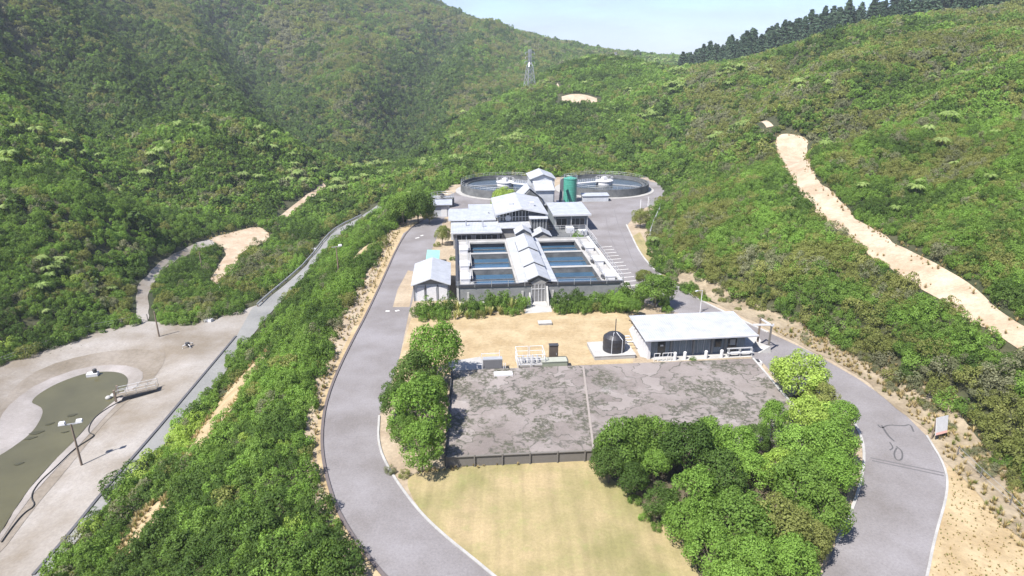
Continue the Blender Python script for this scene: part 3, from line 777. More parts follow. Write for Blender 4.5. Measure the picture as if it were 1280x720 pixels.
# ------------------------------------------------------------------ where bush grows
def scatter(n_try_step, dlo, dhi, seed):
    """jittered grid points on the ground inside a wide view wedge, between two distances from the camera"""
    rng = np.random.default_rng(seed); st = n_try_step
    W = dhi * 1.0
    xs, ys = np.meshgrid(np.arange(-W, W, st), np.arange(10, dhi, st))
    x = (xs + rng.uniform(-.5, .5, xs.shape) * st * .95).ravel(); y = (ys + rng.uniform(-.5, .5, ys.shape) * st * .95).ravel()
    d = np.hypot(x, y); k = (d >= dlo) & (d < dhi); x, y = x[k], y[k]
    z = Hz(x, y)
    dep = y * cP - (z - CH) * sP; up = y * sP + (z - CH) * cP
    px = 640 + F * x / np.maximum(dep, 1); py = 360 - F * up / np.maximum(dep, 1)
    k = (dep > 5) & (px > -170) & (px < 1450) & (py < 860) & (py > -90)
    return x[k], y[k], z[k], px[k], py[k]

def inpoly(px, py, poly): return sdist(px, py, poly) < 0
Z_STRIP = [(30, 800), (62, 718), (156, 569), (265, 451), (340, 384), (486, 258), (520, 268), (480, 300), (420, 440), (384, 560), (470, 800)]
Z_ISLE = [(165, 408), (178, 345), (330, 290), (480, 245), (380, 350), (300, 400)]
Z_RLOW = [(838, 240), (960, 165), (985, 220), (1060, 295), (1180, 378), (1460, 560), (1460, 830), (1300, 660), (1170, 545), (950, 398), (822, 300)]
SPEC = ['dark', 'mid', 'bright', 'olive', 'grey', 'lime', 'fern', 'tree']
PROB = {   # share of each kind of plant in each zone
    'bank': [.28, .40, .22, .06, .03, .01, .003, 0],
    'isle': [.34, .34, .10, .15, .06, .00, .01, 0],
    'scrub': [.10, .34, .14, .29, .12, .00, .01, 0],
    'lowleft': [.24, .33, .16, .10, .04, .02, .07, .04],
    'mountain': [.13, .19, .05, .44, .15, .00, .003, .035],
    'spur': [.20, .38, .18, .12, .04, .01, .05, .02],
    'slope': [.14, .34, .18, .22, .07, .01, .04, 0],
    'heath': [.12, .22, .06, .40, .17, .01, .02, 0],
}
ZN = list(PROB)
ALLP = []
for st, lo, hi, sd_, rl, rh in [(1.45, 20, 150, 1, .85, 1.75), (1.9, 150, 300, 2, 1.0, 2.05), (2.7, 300, 600, 3, 1.4, 2.6), (4.4, 600, 1150, 4, 2.2, 3.8)]:
    x, y, z, px, py = scatter(st, lo, hi, sd_)
    rng = np.random.default_rng(40 + sd_)
    keep = np.ones(len(x), bool)
    r = rng.uniform(rl, rh, len(x))
    for poly, mg in BLOCK:
        P_ = np.array(poly); near = (x > P_[:, 0].min() - 4) & (x < P_[:, 0].max() + 4) & (y > P_[:, 1].min() - 4) & (y < P_[:, 1].max() + 4)
        if near.any():
            s = sdist(x[near], y[near], poly); keep[np.nonzero(near)[0][s < mg + (.55 * r[near] if mg > 0 else 0)]] = False
    x, y, z, px, py, r = (a[keep] for a in (x, y, z, px, py, r))
    d = np.hypot(x, y)
    zone = np.full(len(x), ZN.index('heath'))
    right = px > 860
    zone[~right] = ZN.index('spur')
    spur_line = np.interp(px, [-200, 380, 480, 540, 620, 700, 770], [250, 250, 250, 330, 420, 500, 560])
    zone[(px < 780) & (d > spur_line)] = ZN.index('mountain')
    lowl = (px < 500) & (d <= np.interp(px, [-200, 0, 200, 420, 500], [170, 190, 225, 290, 300]))
    zone[lowl] = ZN.index('lowleft')
    nn = fbm(x / 40, y / 40, 77)
    zone[right & (d < 60 + 420 * (nn - .2))] = ZN.index('slope')
    zone[inpoly(px, py, Z_RLOW)] = ZN.index('scrub')
    zone[inpoly(px, py, Z_ISLE)] = ZN.index('isle')
    zone[inpoly(px, py, Z_STRIP)] = ZN.index('bank')
    ms = np.where(d > 260, 34., 14.); f_ = fbm(x / ms, y / ms, 21); u = np.argsort(np.argsort(f_)) / max(1, len(f_))
    u = np.where(rng.uniform(0, 1, len(x)) < .55, u, rng.uniform(0, 1, len(x)))
    sp = np.zeros(len(x), int)
    for zi, k in enumerate(ZN):
        m = zone == zi; cum = np.cumsum(PROB[k]); cum /= cum[-1]; sp[m] = np.minimum(np.searchsorted(cum, u[m]), 7)
    fz = (sp == 6) & (fbm(x / 22, y / 22, 91) < .56); sp[fz] = rng.integers(0, 3, fz.sum())   # ferns keep to damp patches
    # tall dark trees gather in the gullies of the mountain
    gul = (zone == ZN.index('mountain')) & (np.min([seg_dist(x, y, L_) for L_ in GULLY], 0) < 16 + 26 * fbm(x / 30, y / 30, 55)) & (rng.uniform(0, 1, len(x)) < .55); sp[gul] = 7
    row = np.stack([x, y, z, r, sp, zone, px, py, d], 1); ALLP.append(row)
    under = row[(sp == 6)].copy(); under[:, 4] = rng.integers(0, 2, len(under)); ALLP.append(under)     # a bush below every fern
A = np.vstack(ALLP)
A[:, 3] *= np.where(A[:, 4] == 6, np.where(A[:, 8] < 150, .95, 1.1), 1) * np.where(A[:, 4] == 7, 1.7, 1) * np.where(A[:, 5] == ZN.index('scrub'), 1.14, 1)
# the bank nearest the drive keeps lower bushes
dep = A[:, 1] * cP - (A[:, 2] - CH) * sP
app = A[:, 3] * F / dep
vis = (A[:, 6] > -8) & (A[:, 6] < 1288) & (A[:, 7] > 0) & (A[:, 7] < 726)
isb = (A[:, 4] < 6) & vis; isf = (A[:, 4] == 6) & vis
ob = np.nonzero(isb)[0]; ob = ob[np.argsort(-app[ob])][:300]
of = np.nonzero(isf)[0]; of = of[np.argsort(-app[of])][:48]
WHERE = {'bank': 'the thicket on the bank between drive and lower road', 'isle': 'the bush patch between clay track and lower road', 'scrub': 'the scrub slope between drive and clay bench track',
         'lowleft': 'the bush beyond the pond', 'spur': 'the bush behind the clarifiers', 'slope': 'the bush above the clay bench track', 'heath': 'the heath high on the hill', 'mountain': 'the mountain bush'}
LOOK = {'dark': 'dark green dense', 'mid': 'mid green rounded', 'bright': 'bright green leafy', 'olive': 'olive brown wiry', 'grey': 'grey brown twiggy', 'lime': 'pale lime green'}
taken = np.zeros(len(A), bool); taken[ob] = True; taken[of] = True
rr = random.Random(5)
def add_plant(i, name):
    x, y, z, r, sp, zn = A[i, :6]; k = SPEC[int(sp)]; w = ZN[int(zn)]
    m = NEAR[k][rr.randrange(len(NEAR[k]))]
    o = bpy.data.objects.new(name, m); link(o); o.location = (x, y, z - .1)
    o.rotation_euler = (0, 0, rr.uniform(0, 6.28)); s = r * rr.uniform(.92, 1.12); o.scale = (s, s, s * rr.uniform(.85, 1.25))
    return o, k, w
for i in ob:
    o, k, w = add_plant(i, 'bush')
    tag(o, f'{LOOK[k]} bush in {WHERE[w]}', 'bush', f'{LOOK[k]} bushes in {WHERE[w]}')
fern_roots = []
for i in of:
    x, y, z, r, sp, zn = A[i, :6]; w = ZN[int(zn)]
    s = r * rr.uniform(.9, 1.1); rz = rr.uniform(0, 6.28)
    if not fern_roots:
        t = thing('tree_fern', '', 'tree fern')
        c_ = bpy.data.objects.new('crown', NEAR['fern'][0]); link(c_); c_.parent = t
        c_ = bpy.data.objects.new('trunk', trunkm('trunk', M['bark'], .9, .06, .05, 1, 0)); link(c_); c_.parent = t
        fern_roots.append(t)
    else: t = dup(fern_roots[0])
    t.location = (x, y, z + .1 + r * .45); t.rotation_euler = (0, 0, rz); t.scale = (s, s, s * 1.15)
    t['label'] = f'pale tree fern in {WHERE[w]}'; t['group'] = f'tree ferns in {WHERE[w]}'

# ---- the rest of the bush: uncountable, one object per stretch, instanced on points
def gn_stuff(name, label, idx, meshes, mi, cat='bush'):
    """points with rotation, scale and a mesh number; geometry nodes put the plant on each"""
    n = len(idx); me = bpy.data.meshes.new(name); me.vertices.add(n)
    x, y, z, r = (A[idx, c] for c in range(4))
    rg = np.random.default_rng(n)
    me.vertices.foreach_set('co', np.stack([x, y, z - .12 + np.where(A[idx, 4] == 6, r * .5, 0)], 1).reshape(-1).astype(np.float32))
    a = me.attributes.new('rot', 'FLOAT_VECTOR', 'POINT'); a.data.foreach_set('vector', np.stack([rg.normal(0, .06, n), rg.normal(0, .06, n), rg.uniform(0, 6.28, n)], 1).reshape(-1).astype(np.float32))
    s = r * rg.uniform(.85, 1.18, n); a = me.attributes.new('scl', 'FLOAT_VECTOR', 'POINT'); a.data.foreach_set('vector', np.stack([s, s, s * rg.uniform(.85, 1.35, n)], 1).reshape(-1).astype(np.float32))
    a = me.attributes.new('idx', 'INT', 'POINT'); a.data.foreach_set('value', mi.astype(np.int32))
    me.materials.append(LEAF['mid']); me.update()
    o = link(bpy.data.objects.new(name, me)); tag(o, label, cat, kind='stuff')
    ng = bpy.data.node_groups.new(name, 'GeometryNodeTree')
    ng.interface.new_socket('Geometry', in_out='INPUT', socket_type='NodeSocketGeometry'); ng.interface.new_socket('Geometry', in_out='OUTPUT', socket_type='NodeSocketGeometry')
    N, L = ng.nodes, ng.links
    gi = N.new('NodeGroupInput'); go = N.new('NodeGroupOutput'); jn = N.new('GeometryNodeJoinGeometry')
    def attr(nm, ty):
        q = N.new('GeometryNodeInputNamedAttribute'); q.data_type = ty; q.inputs['Name'].default_value = nm; return q.outputs['Attribute']
    ar, asc, ai = attr('rot', 'FLOAT_VECTOR'), attr('scl', 'FLOAT_VECTOR'), attr('idx', 'INT')
    er = N.new('FunctionNodeEulerToRotation'); L.new(ar, er.inputs[0])
    for k, m in enumerate(meshes):
        if not (mi == k).any(): continue
        src = PROTO.get(m.name)
        if src is None: src = PROTO[m.name] = bpy.data.objects.new('plant_source', m)
        oi = N.new('GeometryNodeObjectInfo'); oi.inputs['Object'].default_value = src; oi.inputs['As Instance'].default_value = False
        cmp = N.new('FunctionNodeCompare'); cmp.data_type = 'INT'; cmp.operation = 'EQUAL'; L.new(ai, cmp.inputs['A']) if False else None
        ia = [s_ for s_ in cmp.inputs if s_.type == 'INT']; L.new(ai, ia[0]); ia[1].default_value = k
        ip = N.new('GeometryNodeInstanceOnPoints'); L.new(gi.outputs[0], ip.inputs['Points']); L.new(cmp.outputs[0], ip.inputs['Selection'])
        L.new(oi.outputs['Geometry'], ip.inputs['Instance']); L.new(er.outputs[0], ip.inputs['Rotation']); L.new(asc, ip.inputs['Scale'])
        L.new(ip.outputs[0], jn.inputs[0])
    L.new(jn.outputs[0], go.inputs[0])
    md = o.modifiers.new('plants', 'NODES'); md.node_group = ng
    return o
PROTO = {}
meshes = []; where = {}
for k in SPEC:
    for lod, D_ in (('n', NEAR), ('f', FAR)):
        ms = D_.get(k) or FAR[k]; where[k, lod] = (len(meshes), len(ms)); meshes += ms
rest = np.nonzero(~taken)[0]
rg = np.random.default_rng(9)
mi_all = np.zeros(len(A), int)
for s_i, k in enumerate(SPEC):
    for lod in 'nf':
        m = (A[:, 4] == s_i) & ((A[:, 8] < 190) if lod == 'n' else (A[:, 8] >= 190)); a0, c0 = where[k, lod]
        mi_all[m] = a0 + rg.integers(0, c0, m.sum())
for zset, nm, lb in [(('bank', 'isle'), 'bank_bush', 'low green bush filling the bank and the patch along the lower road'), (('scrub',), 'slope_scrub', 'green and brown scrub on the slope below the clay bench track'),
                     (('lowleft',), 'valley_bush', 'dark green bush with tree ferns at the foot of the mountain'), (('mountain',), 'mountain_bush', 'olive brown bush covering the big mountain slope'),
                     (('spur',), 'hill_bush', 'green bush and ferns covering the hill behind the clarifiers'), (('slope', 'heath'), 'hillside_bush', 'green to olive bush covering the hillside above the clay bench track')]:
    sel = rest[np.isin(A[rest, 5], [ZN.index(q) for q in zset])]
    gn_stuff(nm, lb, sel, meshes, mi_all[sel])

# ---- dry grass tufts on the verges and ragged track edges
rgx = np.random.default_rng(31); pts_ = []
def tufts(poly, n, lo, hi):
    P_ = np.array(poly); q = rgx.uniform(P_.min(0), P_.max(0), (n * 3, 2)); q = q[sdist(q[:, 0], q[:, 1], poly) < -.1][:n]
    for x, y in q: pts_.append((x, y, float(Hz(x, y)) + .1, rgx.uniform(lo, hi)))
def along(poly, n, wid, lo, hi):
    P_ = [Vector(p) for p in poly]; L_ = [(b - a).length for a, b in zip(P_, P_[1:] + P_[:1])]; pr = np.array(L_) / sum(L_)
    for k in rgx.choice(len(P_), n, p=pr):
        p = P_[k].lerp(P_[(k + 1) % len(P_)], rgx.uniform(0, 1)); x, y = p.x + rgx.normal(0, wid), p.y + rgx.normal(0, wid); pts_.append((x, y, float(Hz(x, y)) + .1, rgx.uniform(lo, hi)))
tufts(G([(960, 412), (1016, 437), (1073, 470), (1120, 503), (1158, 541), (1186, 584), (1230, 640), (1300, 720), (1330, 660), (1240, 570), (1196, 518), (1136, 474), (1074, 437), (1004, 402)]), 700, .25, .6)
tufts(G([(1186, 590), (1187, 616), (1170, 673), (1160, 740), (1300, 760), (1300, 690), (1230, 628)]), 420, .08, .2)
tufts(G([(426, 700), (398, 630), (382, 565), (388, 500), (408, 430), (428, 440), (404, 500), (397, 545), (402, 592), (421, 655)]), 420, .2, .5)
tufts(G([(408, 430), (436, 372), (467, 330), (482, 292), (502, 288), (462, 378), (428, 440)]), 380, .2, .5)
along(D(TRACK), 520, .6, .25, .6)
along(D([(342, 432), (326, 460), (302, 493), (279, 526), (255, 559), (236, 578), (230, 570), (250, 540), (268, 508), (293, 479), (321, 451)]), 260, .5, .25, .6)
along(D([(208, 621), (210, 644), (186, 668), (161, 697), (150, 695), (168, 659), (184, 635)]), 200, .45, .25, .6)
along(D([(262, 297), (300, 288), (324, 283), (337, 291), (334, 303), (312, 309), (296, 328), (280, 350), (268, 358)]), 150, .6, .25, .55)
along(G([(521, 590), (560, 588), (740, 566)]), 120, .15, .15, .35)
PT = np.array(pts_); n0 = len(A); A = np.vstack([A, np.hstack([PT, np.zeros((len(PT), A.shape[1] - 4))])])
TUFT = [flaxm('grass_tuft', LEAF['straw'], 970, 34), flaxm('grass_tuft', LEAF['straw'], 971, 34), flaxm('grass_tuft', LEAF['olive'], 972, 30)]
gn_stuff('dry_grass', 'straw coloured grass tufts along verges, cut bank and track edges', np.arange(n0, len(A)), TUFT, np.random.default_rng(2).choice(3, len(PT), p=[.4, .4, .2]), 'grass')

# ---- pines on the ridge
PINES = [pinem('pine', LEAF['pine'], 700 + j) for j in range(4)]
rp = random.Random(3)
pl = []
for px_, py_, d_ in [(850, 74, 525), (858, 68, 520), (866, 66, 512), (873, 62, 508), (880, 59, 500), (888, 57, 495), (897, 54, 492), (905, 50, 485), (914, 47, 482), (923, 44, 482), (932, 40, 478), (941, 37, 476), (950, 34, 474), (960, 33, 470), (970, 30, 470),
                     (980, 26, 466), (990, 23, 466), (1000, 21, 465), (1010, 20, 462), (1021, 16, 460), (1032, 13, 456), (1043, 9, 454), (1054, 6, 452), (1066, 3, 450), (1078, -2, 446), (1091, -6, 443), (1104, -8, 440), (1118, -10, 436), (1132, -14, 434), (1146, -16, 430),
                     (1160, -18, 428), (1175, -18, 424), (1190, -18, 420), (1206, -18, 416), (1222, -18, 412), (1238, -18, 408), (1255, -18, 404), (1272, -18, 400), (1290, -18, 396)]:
    for row in range(7):
        dd = d_ - 18 + row * 9 + rp.uniform(-5, 5); X = px_ + rp.uniform(-5, 5)
        dx, dy, _ = ray(X, 75); t = dd / math.hypot(dx, dy); x, y = t * dx, t * dy; z = float(Hz(x, y))
        dx2, dy2, dz2 = ray(X, py_); ztop = CH + dz2 * dd / math.hypot(dx2, dy2) + rp.uniform(-8, 4) - row * .5
        h = min(34, max(13, ztop - z)); pl.append((x, y, z, h))
for x, y, z, h in pl:
    o = bpy.data.objects.new('pine_tree', PINES[rp.randrange(4)]); link(o); o.location = (x, y, z - .3); s = h * rp.uniform(1.15, 1.9); o.scale = (s, s, h); o.rotation_euler = (0, 0, rp.uniform(0, 6.28))
    tag(o, 'tall dark pine in the plantation along the far ridge', 'pine tree', 'pines along the far ridge')

# ------------------------------------------------------------------ the treatment plant (site frame: a along the front, b to the back)
TH = math.radians(5.0); cT, sT = math.cos(TH), math.sin(TH); OX, OY = -8.6, 93.5
def S(a, b): return OX + a * cT - b * sT, OY + a * sT + b * cT
def site(name, label, cat, a, b, group=None): 
    x, y = S(a, b); return thing(name, label, cat, (x, y, 0), TH, group)
def gable(mb, a0, a1, b0, b1, ze, zr, th=.12):
    """gabled roof, ridge along b"""
    m = (a0 + a1) / 2
    mb.vprism([(a0, ze), (m, zr), (a1, ze), (a1, ze - th), (m, zr - th * 1.05), (a0, ze - th)], b0, b1); return mb

# ---- basin block
bl = site('filter_basin_block', 'long grey concrete block of six open water basins with white roofed middle walkway', 'water basin building', 0, 0)
b = MB()
b.box(0, 11.7, 0, .35, 0, 2.75).box(13.9, 26.3, 0, .35, 0, 2.75)
b.build('front_wall', M['pebbledash'], bl)
b = MB(); b.box(0, .35, .35, 28, 0, 2.75).box(25.95, 26.3, .35, 28, 0, 2.75).box(.35, 25.95, 27.65, 28, 0, 2.75)
b.build('outer_wall', M['concrete'], bl)
b = MB(); b.box(.35, 25.95, .35, 27.65, .02, .3); b.build('basin_floor', M['dark_concrete'], bl)
b = MB()
for x0, x1 in ((2.3, 2.65), (9.5, 9.85), (15.75, 16.1), (23.3, 23.65)): b.box(x0, x1, .36, 27.64, .3, 2.55)
for y0 in (9.5, 18.7):
    for x0, x1 in ((2.66, 9.49), (16.11, 23.29)): b.box(x0, x1, y0, y0 + .7, .3, 2.45)
b.build('basin_wall', M['dark_concrete'], bl)
b = MB()
for y0 in (9.45, 18.65):
    for x0, x1 in ((2.66, 9.49), (16.11, 23.29)): b.box(x0, x1, y0, y0 + .8, 2.453, 2.56)
for x0, x1 in ((2.25, 2.7), (9.45, 9.9), (15.7, 16.15), (23.25, 23.7)): b.box(x0, x1, .36, 27.64, 2.563, 2.64)
for x0, x1 in ((2.7, 9.45), (16.15, 23.25)): b.box(x0, x1, 26.4, 27.64, 2.3, 2.62)
b.build('coping', M['concrete'], bl)
b = MB(); b.box(.36, 2.24, .36, 27.64, 2.3, 2.5); b.build('walkway', M['concrete'], bl); b = MB(); b.box(23.71, 25.94, .36, 27.64, 2.3, 2.5); b.build('walkway', M['concrete'], bl)
for y0, y1 in ((.4, 9.44), (10.26, 18.64), (19.46, 26.39)):
    for x0, x1 in ((2.66, 9.49), (16.11, 23.29)):
        q = MB(); q.box(x0, x1, y0, y1, .31, 1.55); q.build('water', M['basin'], bl)
q = MB()
for x in (2.9, 3.2): pass
for y0 in (3.2, 6.4, 12.6, 15.6, 21.6, 24.2):
    for x0, x1 in ((2.68, 9.47), (16.13, 23.27)): q.bar((x0, y0, 1.72), (x1, y0, 1.72), .12, .16)
q.build('launder', M['dark_concrete'], bl)
# dark front band, pale posts front and right; dark left strip paints the trench's shade
q = MB(); q.box(-.12, 11.75, -.14, .34, 2.753, 3.1).box(13.85, 26.42, -.14, .34, 2.753, 3.1).box(-.12, .3, .345, 28, 2.753, 3.05)
q.build('parapet_and_trench_shade', M['dark_steel'], bl)
q = MB(); q.box(26.0, 26.4, .345, 28, 2.753, 2.95); q.build('side_coping', M['fascia'], bl)
q = MB()
for x in np.arange(.2, 26.4, 2.6):
    if 11.4 < x < 14.2: continue
    q.box(x, x + .07, -.20, -.145, 2.7, 3.75)
for z in (3.35, 3.72):
    q.box(0, 11.6, -.19, -.15, z, z + .05); q.box(14.0, 26.3, -.19, -.15, z, z + .05)
q.build('handrail', M['galv'], bl)
q = MB()
for y in np.arange(.4, 28, 2.4): q.box(26.42, 26.48, y, y + .06, 2.6, 3.9)
for z in (3.3, 3.85): q.box(26.43, 26.47, .4, 27.7, z, z + .05)
q.build('handrail', M['galv'], bl)
q = MB()
for x in (.0, 1.6, 10.1, 14.9, 25.9): q.box(x, x + .35, -.16, -.01, 0, 1.9 if x in (1.6, 10.1, 14.9) else 2.74)
q.build('pilaster', M['pale_concrete'], bl)
q = MB(); q.box(-.2, 11.5, -1.1, -.25, 0, .45).box(14.1, 26.4, -1.1, -.25, 0, .45); q.build('planter_edge', M['pale_concrete'], bl)
for x, ys in ((.7, (2.6, 9.5, 19.2)), (24.0, (2.0, 10.4, 18.8))):
    for y in ys:
        q = MB(); q.box(x, x + 1.5, y, y + 3.0, 2.503, 3.15).box(x - .08, x + 1.58, y - .08, y + 3.08, 3.153, 3.28)
        c = q.build('equipment_cover', M['white'], bl)
        q = MB(); q.box(x + 1.3 if x < 5 else x - .5, x + 1.9 if x < 5 else x - .1, y + .5, y + 1.7, 2.51, 3.0); q.build('actuator', M['dark_steel'], bl)
q = MB()
for x in (2.0, 23.9):
    for y in np.arange(1, 27.5, 1.9): q.box(x, x + .06, y, y + .06, 2.5, 3.5)
    for z in (3.0, 3.46): q.box(x + .01, x + .05, 1, 27.3, z, z + .045)
q.build('handrail', M['galv'], bl)
# middle walkway building
q = MB(); q.box(9.95, 15.65, .4, 27.0, .3, 3.1); q.build('gallery_wall', M['pebbledash'], bl)
q = MB(); q.slab([(9.75, .1, 3.2), (12.7, .1, 3.75), (12.7, 26.5, 3.75), (9.75, 26.5, 3.2)], .1).slab([(12.7, .1, 3.75), (15.85, .1, 3.2), (15.85, 26.5, 3.2), (12.7, 26.5, 3.75)], .1)
q.build('gallery_roof', M['roof_y'], bl)
for y0, y1, dz in ((-.5, 5.6, 0), (5.6, 13.6, .3), (13.6, 22.6, .6)):
    q = MB(); gable(q, 10.95, 14.55, y0, y1, 3.85 + dz, 4.65 + dz, .12); r_ = q.build('roof_section', M['roof_y'], bl)
    q = MB(); q.vprism([(11.15, 3.5), (14.35, 3.5), (14.35, 3.75 + dz), (12.75, 4.5 + dz), (11.15, 3.75 + dz)], y0 + .45, y1 - .1); q.build('gable_wall', M['dark_concrete'], r_)
q = MB(); q.vprism([(11.4, 3.4), (14.3, 3.4), (14.3, 5.0), (12.85, 5.9), (11.4, 5.0)], 23.2, 26.0); r_ = q.build('lantern', M['wall_grey'], bl)
q = MB(); gable(q, 11.2, 14.5, 22.9, 26.3, 5.05, 6.05, .1); q.build('lantern_roof', M['roof_y'], r_)
# entrance
q = MB(); q.box(11.72, 13.88, .02, .3, 0, 2.9); d_ = q.build('entrance_glazing', M['glaze'], bl)
q = MB()
for x in (11.7, 12.2, 12.77, 13.3, 13.8): q.box(x, x + .09, -.06, .015, 0, 2.95)
q.box(11.7, 13.89, -.062, .016, 2.1, 2.2); q.box(11.7, 13.89, -.062, .016, 2.92, 3.02); q.build('frame', M['frame'], d_)
q = MB(); q.vprism([(11.6, 3.05), (14.0, 3.05), (14.0, 3.3), (12.8, 4.0), (11.6, 3.3)], -.1, .2); q.build('entrance_gable', M['wall_grey'], bl)
q = MB(); q.add([(14.0, -.02, 0), (14.0, -2.2, 0), (14.0, -.02, 2.7), (14.25, -.02, 0), (14.25, -2.2, 0), (14.25, -.02, 2.7)], [(0, 1, 2), (5, 4, 3), (0, 3, 4, 1), (1, 4, 5, 2), (2, 5, 3, 0)])
q.add([(11.55, -.02, 0), (11.55, -1.6, 0), (11.55, -.02, 1.6), (11.3, -.02, 0), (11.3, -1.6, 0), (11.3, -.02, 1.6)], [(2, 1, 0), (3, 4, 5), (1, 4, 3, 0), (2, 5, 4, 1), (0, 3, 5, 2)])
q.build('wing_wall', M['pale_concrete'], bl)
for o in (bl,): 
    for c in o.children_recursive:
        pass
def shift(root, a, b):
    """site coordinates -> the thing's own coordinates"""
    for c in root.children_recursive:
        if c.type == 'MESH': c.data.transform(__import__('mathutils').Matrix.Translation((-a, -b, 0)))

def windows(root, wall_b, spans, z0, z1, mull=1.1):
    """a run of glazing just proud of a front wall, with its bars"""
    for a0, a1 in spans:
        q = MB(); q.box(a0, a1, wall_b - .05, wall_b - .003, z0, z1); w_ = q.build('window', M['glass'], root)
        q = MB(); n = max(1, round((a1 - a0) / mull))
        for i in range(n + 1): x = a0 + (a1 - a0) * i / n; q.box(x - .04, x + .04, wall_b - .09, wall_b - .052, z0 - .04, z1 + .04)
        q.box(a0, a1, wall_b - .088, wall_b - .054, z1, z1 + .06); q.box(a0, a1, wall_b - .088, wall_b - .054, z0 - .06, z0)
        q.build('frame', M['frame'], w_)

# ---- low service building left of the hall
t = site('service_building', 'low building with two pale blue stepped roofs at the rear left of the basins', 'building', -.8, 30)
q = MB(); q.box(-.5, 9.0, 31.4, 38, 0, 3.3); q.build('wall', M['wall_grey'], t)
q = MB(); q.box(-1.0, 8.3, 38.01, 46, 0, 4.3).box(3.3, 8.3, 46.01, 49.6, 0, 4.3); q.build('upper_wall', M['wall_white'], t)
q = MB(); q.slab([(-.9, 30.9, 3.45), (9.3, 30.9, 3.45), (9.3, 38.0, 4.0), (-.9, 38.0, 4.0)], .15); r_ = q.build('roof', M['roof_blue'], t)
q = MB(); q.box(-.95, 9.35, 30.72, 30.89, 3.2, 3.5); q.build('gutter', M['fascia'], r_)
q = MB(); q.slab([(-1.4, 37.6, 4.5), (8.5, 37.6, 4.5), (8.5, 46.3, 4.9), (-1.4, 46.3, 4.9)], .15).slab([(3.0, 46.31, 4.9), (8.5, 46.31, 4.9), (8.5, 50.0, 5.05), (3.0, 50.0, 5.05)], .15); r_ = q.build('roof', M['roof_blue'], t)
q = MB(); q.box(-1.45, 8.55, 37.42, 37.59, 4.25, 4.55); q.build('gutter', M['fascia'], r_)
windows(t, 31.4, [(.2, 3.2), (4.0, 8.4)], 1.5, 2.8)
q = MB()
for a_, b_ in ((2.2, 35), (5.6, 34), (7.2, 42)): q.lathe(a_, b_, [(.12, 3.3), (.12, 4.9), (.2, 4.92), (.2, 5.05)], 8)
q.build('roof_vent', M['galv'], t)
shift(t, -.8, 30)

# ---- hall
t = site('filter_hall', 'tall central hall with broad low pitched white roof and glazed gable facing the basins', 'building', 8.5, 35)
q = MB(); q.vprism([(8.9, 0), (18.6, 0), (18.6, 5.9), (13.75, 6.9), (8.9, 5.9)], 36.6, 51.4); q.build('wall', M['wall_grey'], t)
q = MB(); gable(q, 8.3, 19.2, 34.9, 52, 6.05, 7.25, .16); r_ = q.build('roof', M['roof_y'], t)
q = MB(); q.bar((8.3, 34.82, 6.0), (13.75, 34.82, 7.18), .08, .3).bar((13.75, 34.82, 7.18), (19.2, 34.82, 6.0), .08, .3); q.build('bargeboard', M['fascia'], r_)
q = MB()
for x in (11.5, 16.0): q.box(x, x + .9, 40, 41, 6.6, 7.35)
q.build('roof_vent', M['fascia'], r_)
for a0, a1 in ((9.3, 11.3), (11.9, 15.3)):
    q = MB(); q.box(a0, a1, 36.5, 36.597, 4.2, 6.0 if a0 < 10 else 6.3); w_ = q.build('window', M['glass'], t)
    q = MB(); n = 5 if a0 > 10 else 3
    for i in range(n + 1): x = a0 + (a1 - a0) * i / n; q.box(x - .06, x + .06, 36.42, 36.497, 4.1, 6.05 if a0 < 10 else 6.35)
    q.box(a0, a1, 36.425, 36.496, 5.1, 5.2); q.build('frame', M['frame'], w_)
q = MB(); q.bar((9.0, 34.95, 5.7), (9.0, 36.6, 5.7), .25, .25).box(8.35, 8.8, 35.0, 51.8, 5.4, 5.88).box(18.7, 19.15, 35.0, 51.8, 5.4, 5.88); q.build('side_gutter', M['fascia'], t)
# round white dish on the gable
q = MB(); n_ = 18
vv = [(11.0 + .62 * math.cos(2 * PI * i / n_), 36.2, 4.95 + .62 * math.sin(2 * PI * i / n_)) for i in range(n_)] + [(11.0 + .62 * math.cos(2 * PI * i / n_), 36.38, 4.95 + .62 * math.sin(2 * PI * i / n_)) for i in range(n_)]
q.add(vv, [tuple(range(n_)), tuple(range(2 * n_ - 1, n_ - 1, -1))] + [(i, n_ + i, n_ + (i + 1) % n_, (i + 1) % n_) for i in range(n_)]); q.build('round_vent', M['white'], t)
# front annex, glazed porch and small gable
q = MB(); q.box(9.3, 15.2, 32.4, 36.59, 0, 3.75); a_ = q.build('annex', M['wall_grey'], t)
q = MB(); q.slab([(9.1, 31.9, 3.95), (15.4, 31.9, 3.95), (15.4, 36.58, 4.25), (9.1, 36.58, 4.25)], .16); q.build('annex_roof', M['roof'], a_)
q = MB(); q.box(15.45, 18.9, 34.4, 36.58, 0, 5.2); p_ = q.build('porch', M['wall_grey'], t)
q = MB(); q.box(15.6, 18.75, 34.3, 34.397, 2.6, 5.0); q.build('porch_glazing', M['glass'], p_)
q = MB()
for x in np.linspace(15.6, 18.7, 6): q.box(x - .04, x + .04, 34.22, 34.298, 2.5, 5.1)
q.build('porch_frame', M['frame'], p_)
q = MB(); q.slab([(15.2, 33.9, 5.3), (19.1, 33.9, 5.3), (19.1, 36.6, 5.75), (15.2, 36.6, 5.75)], .14); q.build('porch_roof', M['roof'], p_)
q = MB(); q.vprism([(15.6, 0), (19.2, 0), (19.2, 2.4), (17.4, 3.4), (15.6, 2.4)], 30.4, 34.0); g_ = q.build('lobby', M['wall_grey'], t)
q = MB(); gable(q, 15.4, 19.4, 30.1, 34.2, 2.5, 3.55, .1); q.build('lobby_roof', M['roof_y'], g_)
shift(t, 8.5, 35)

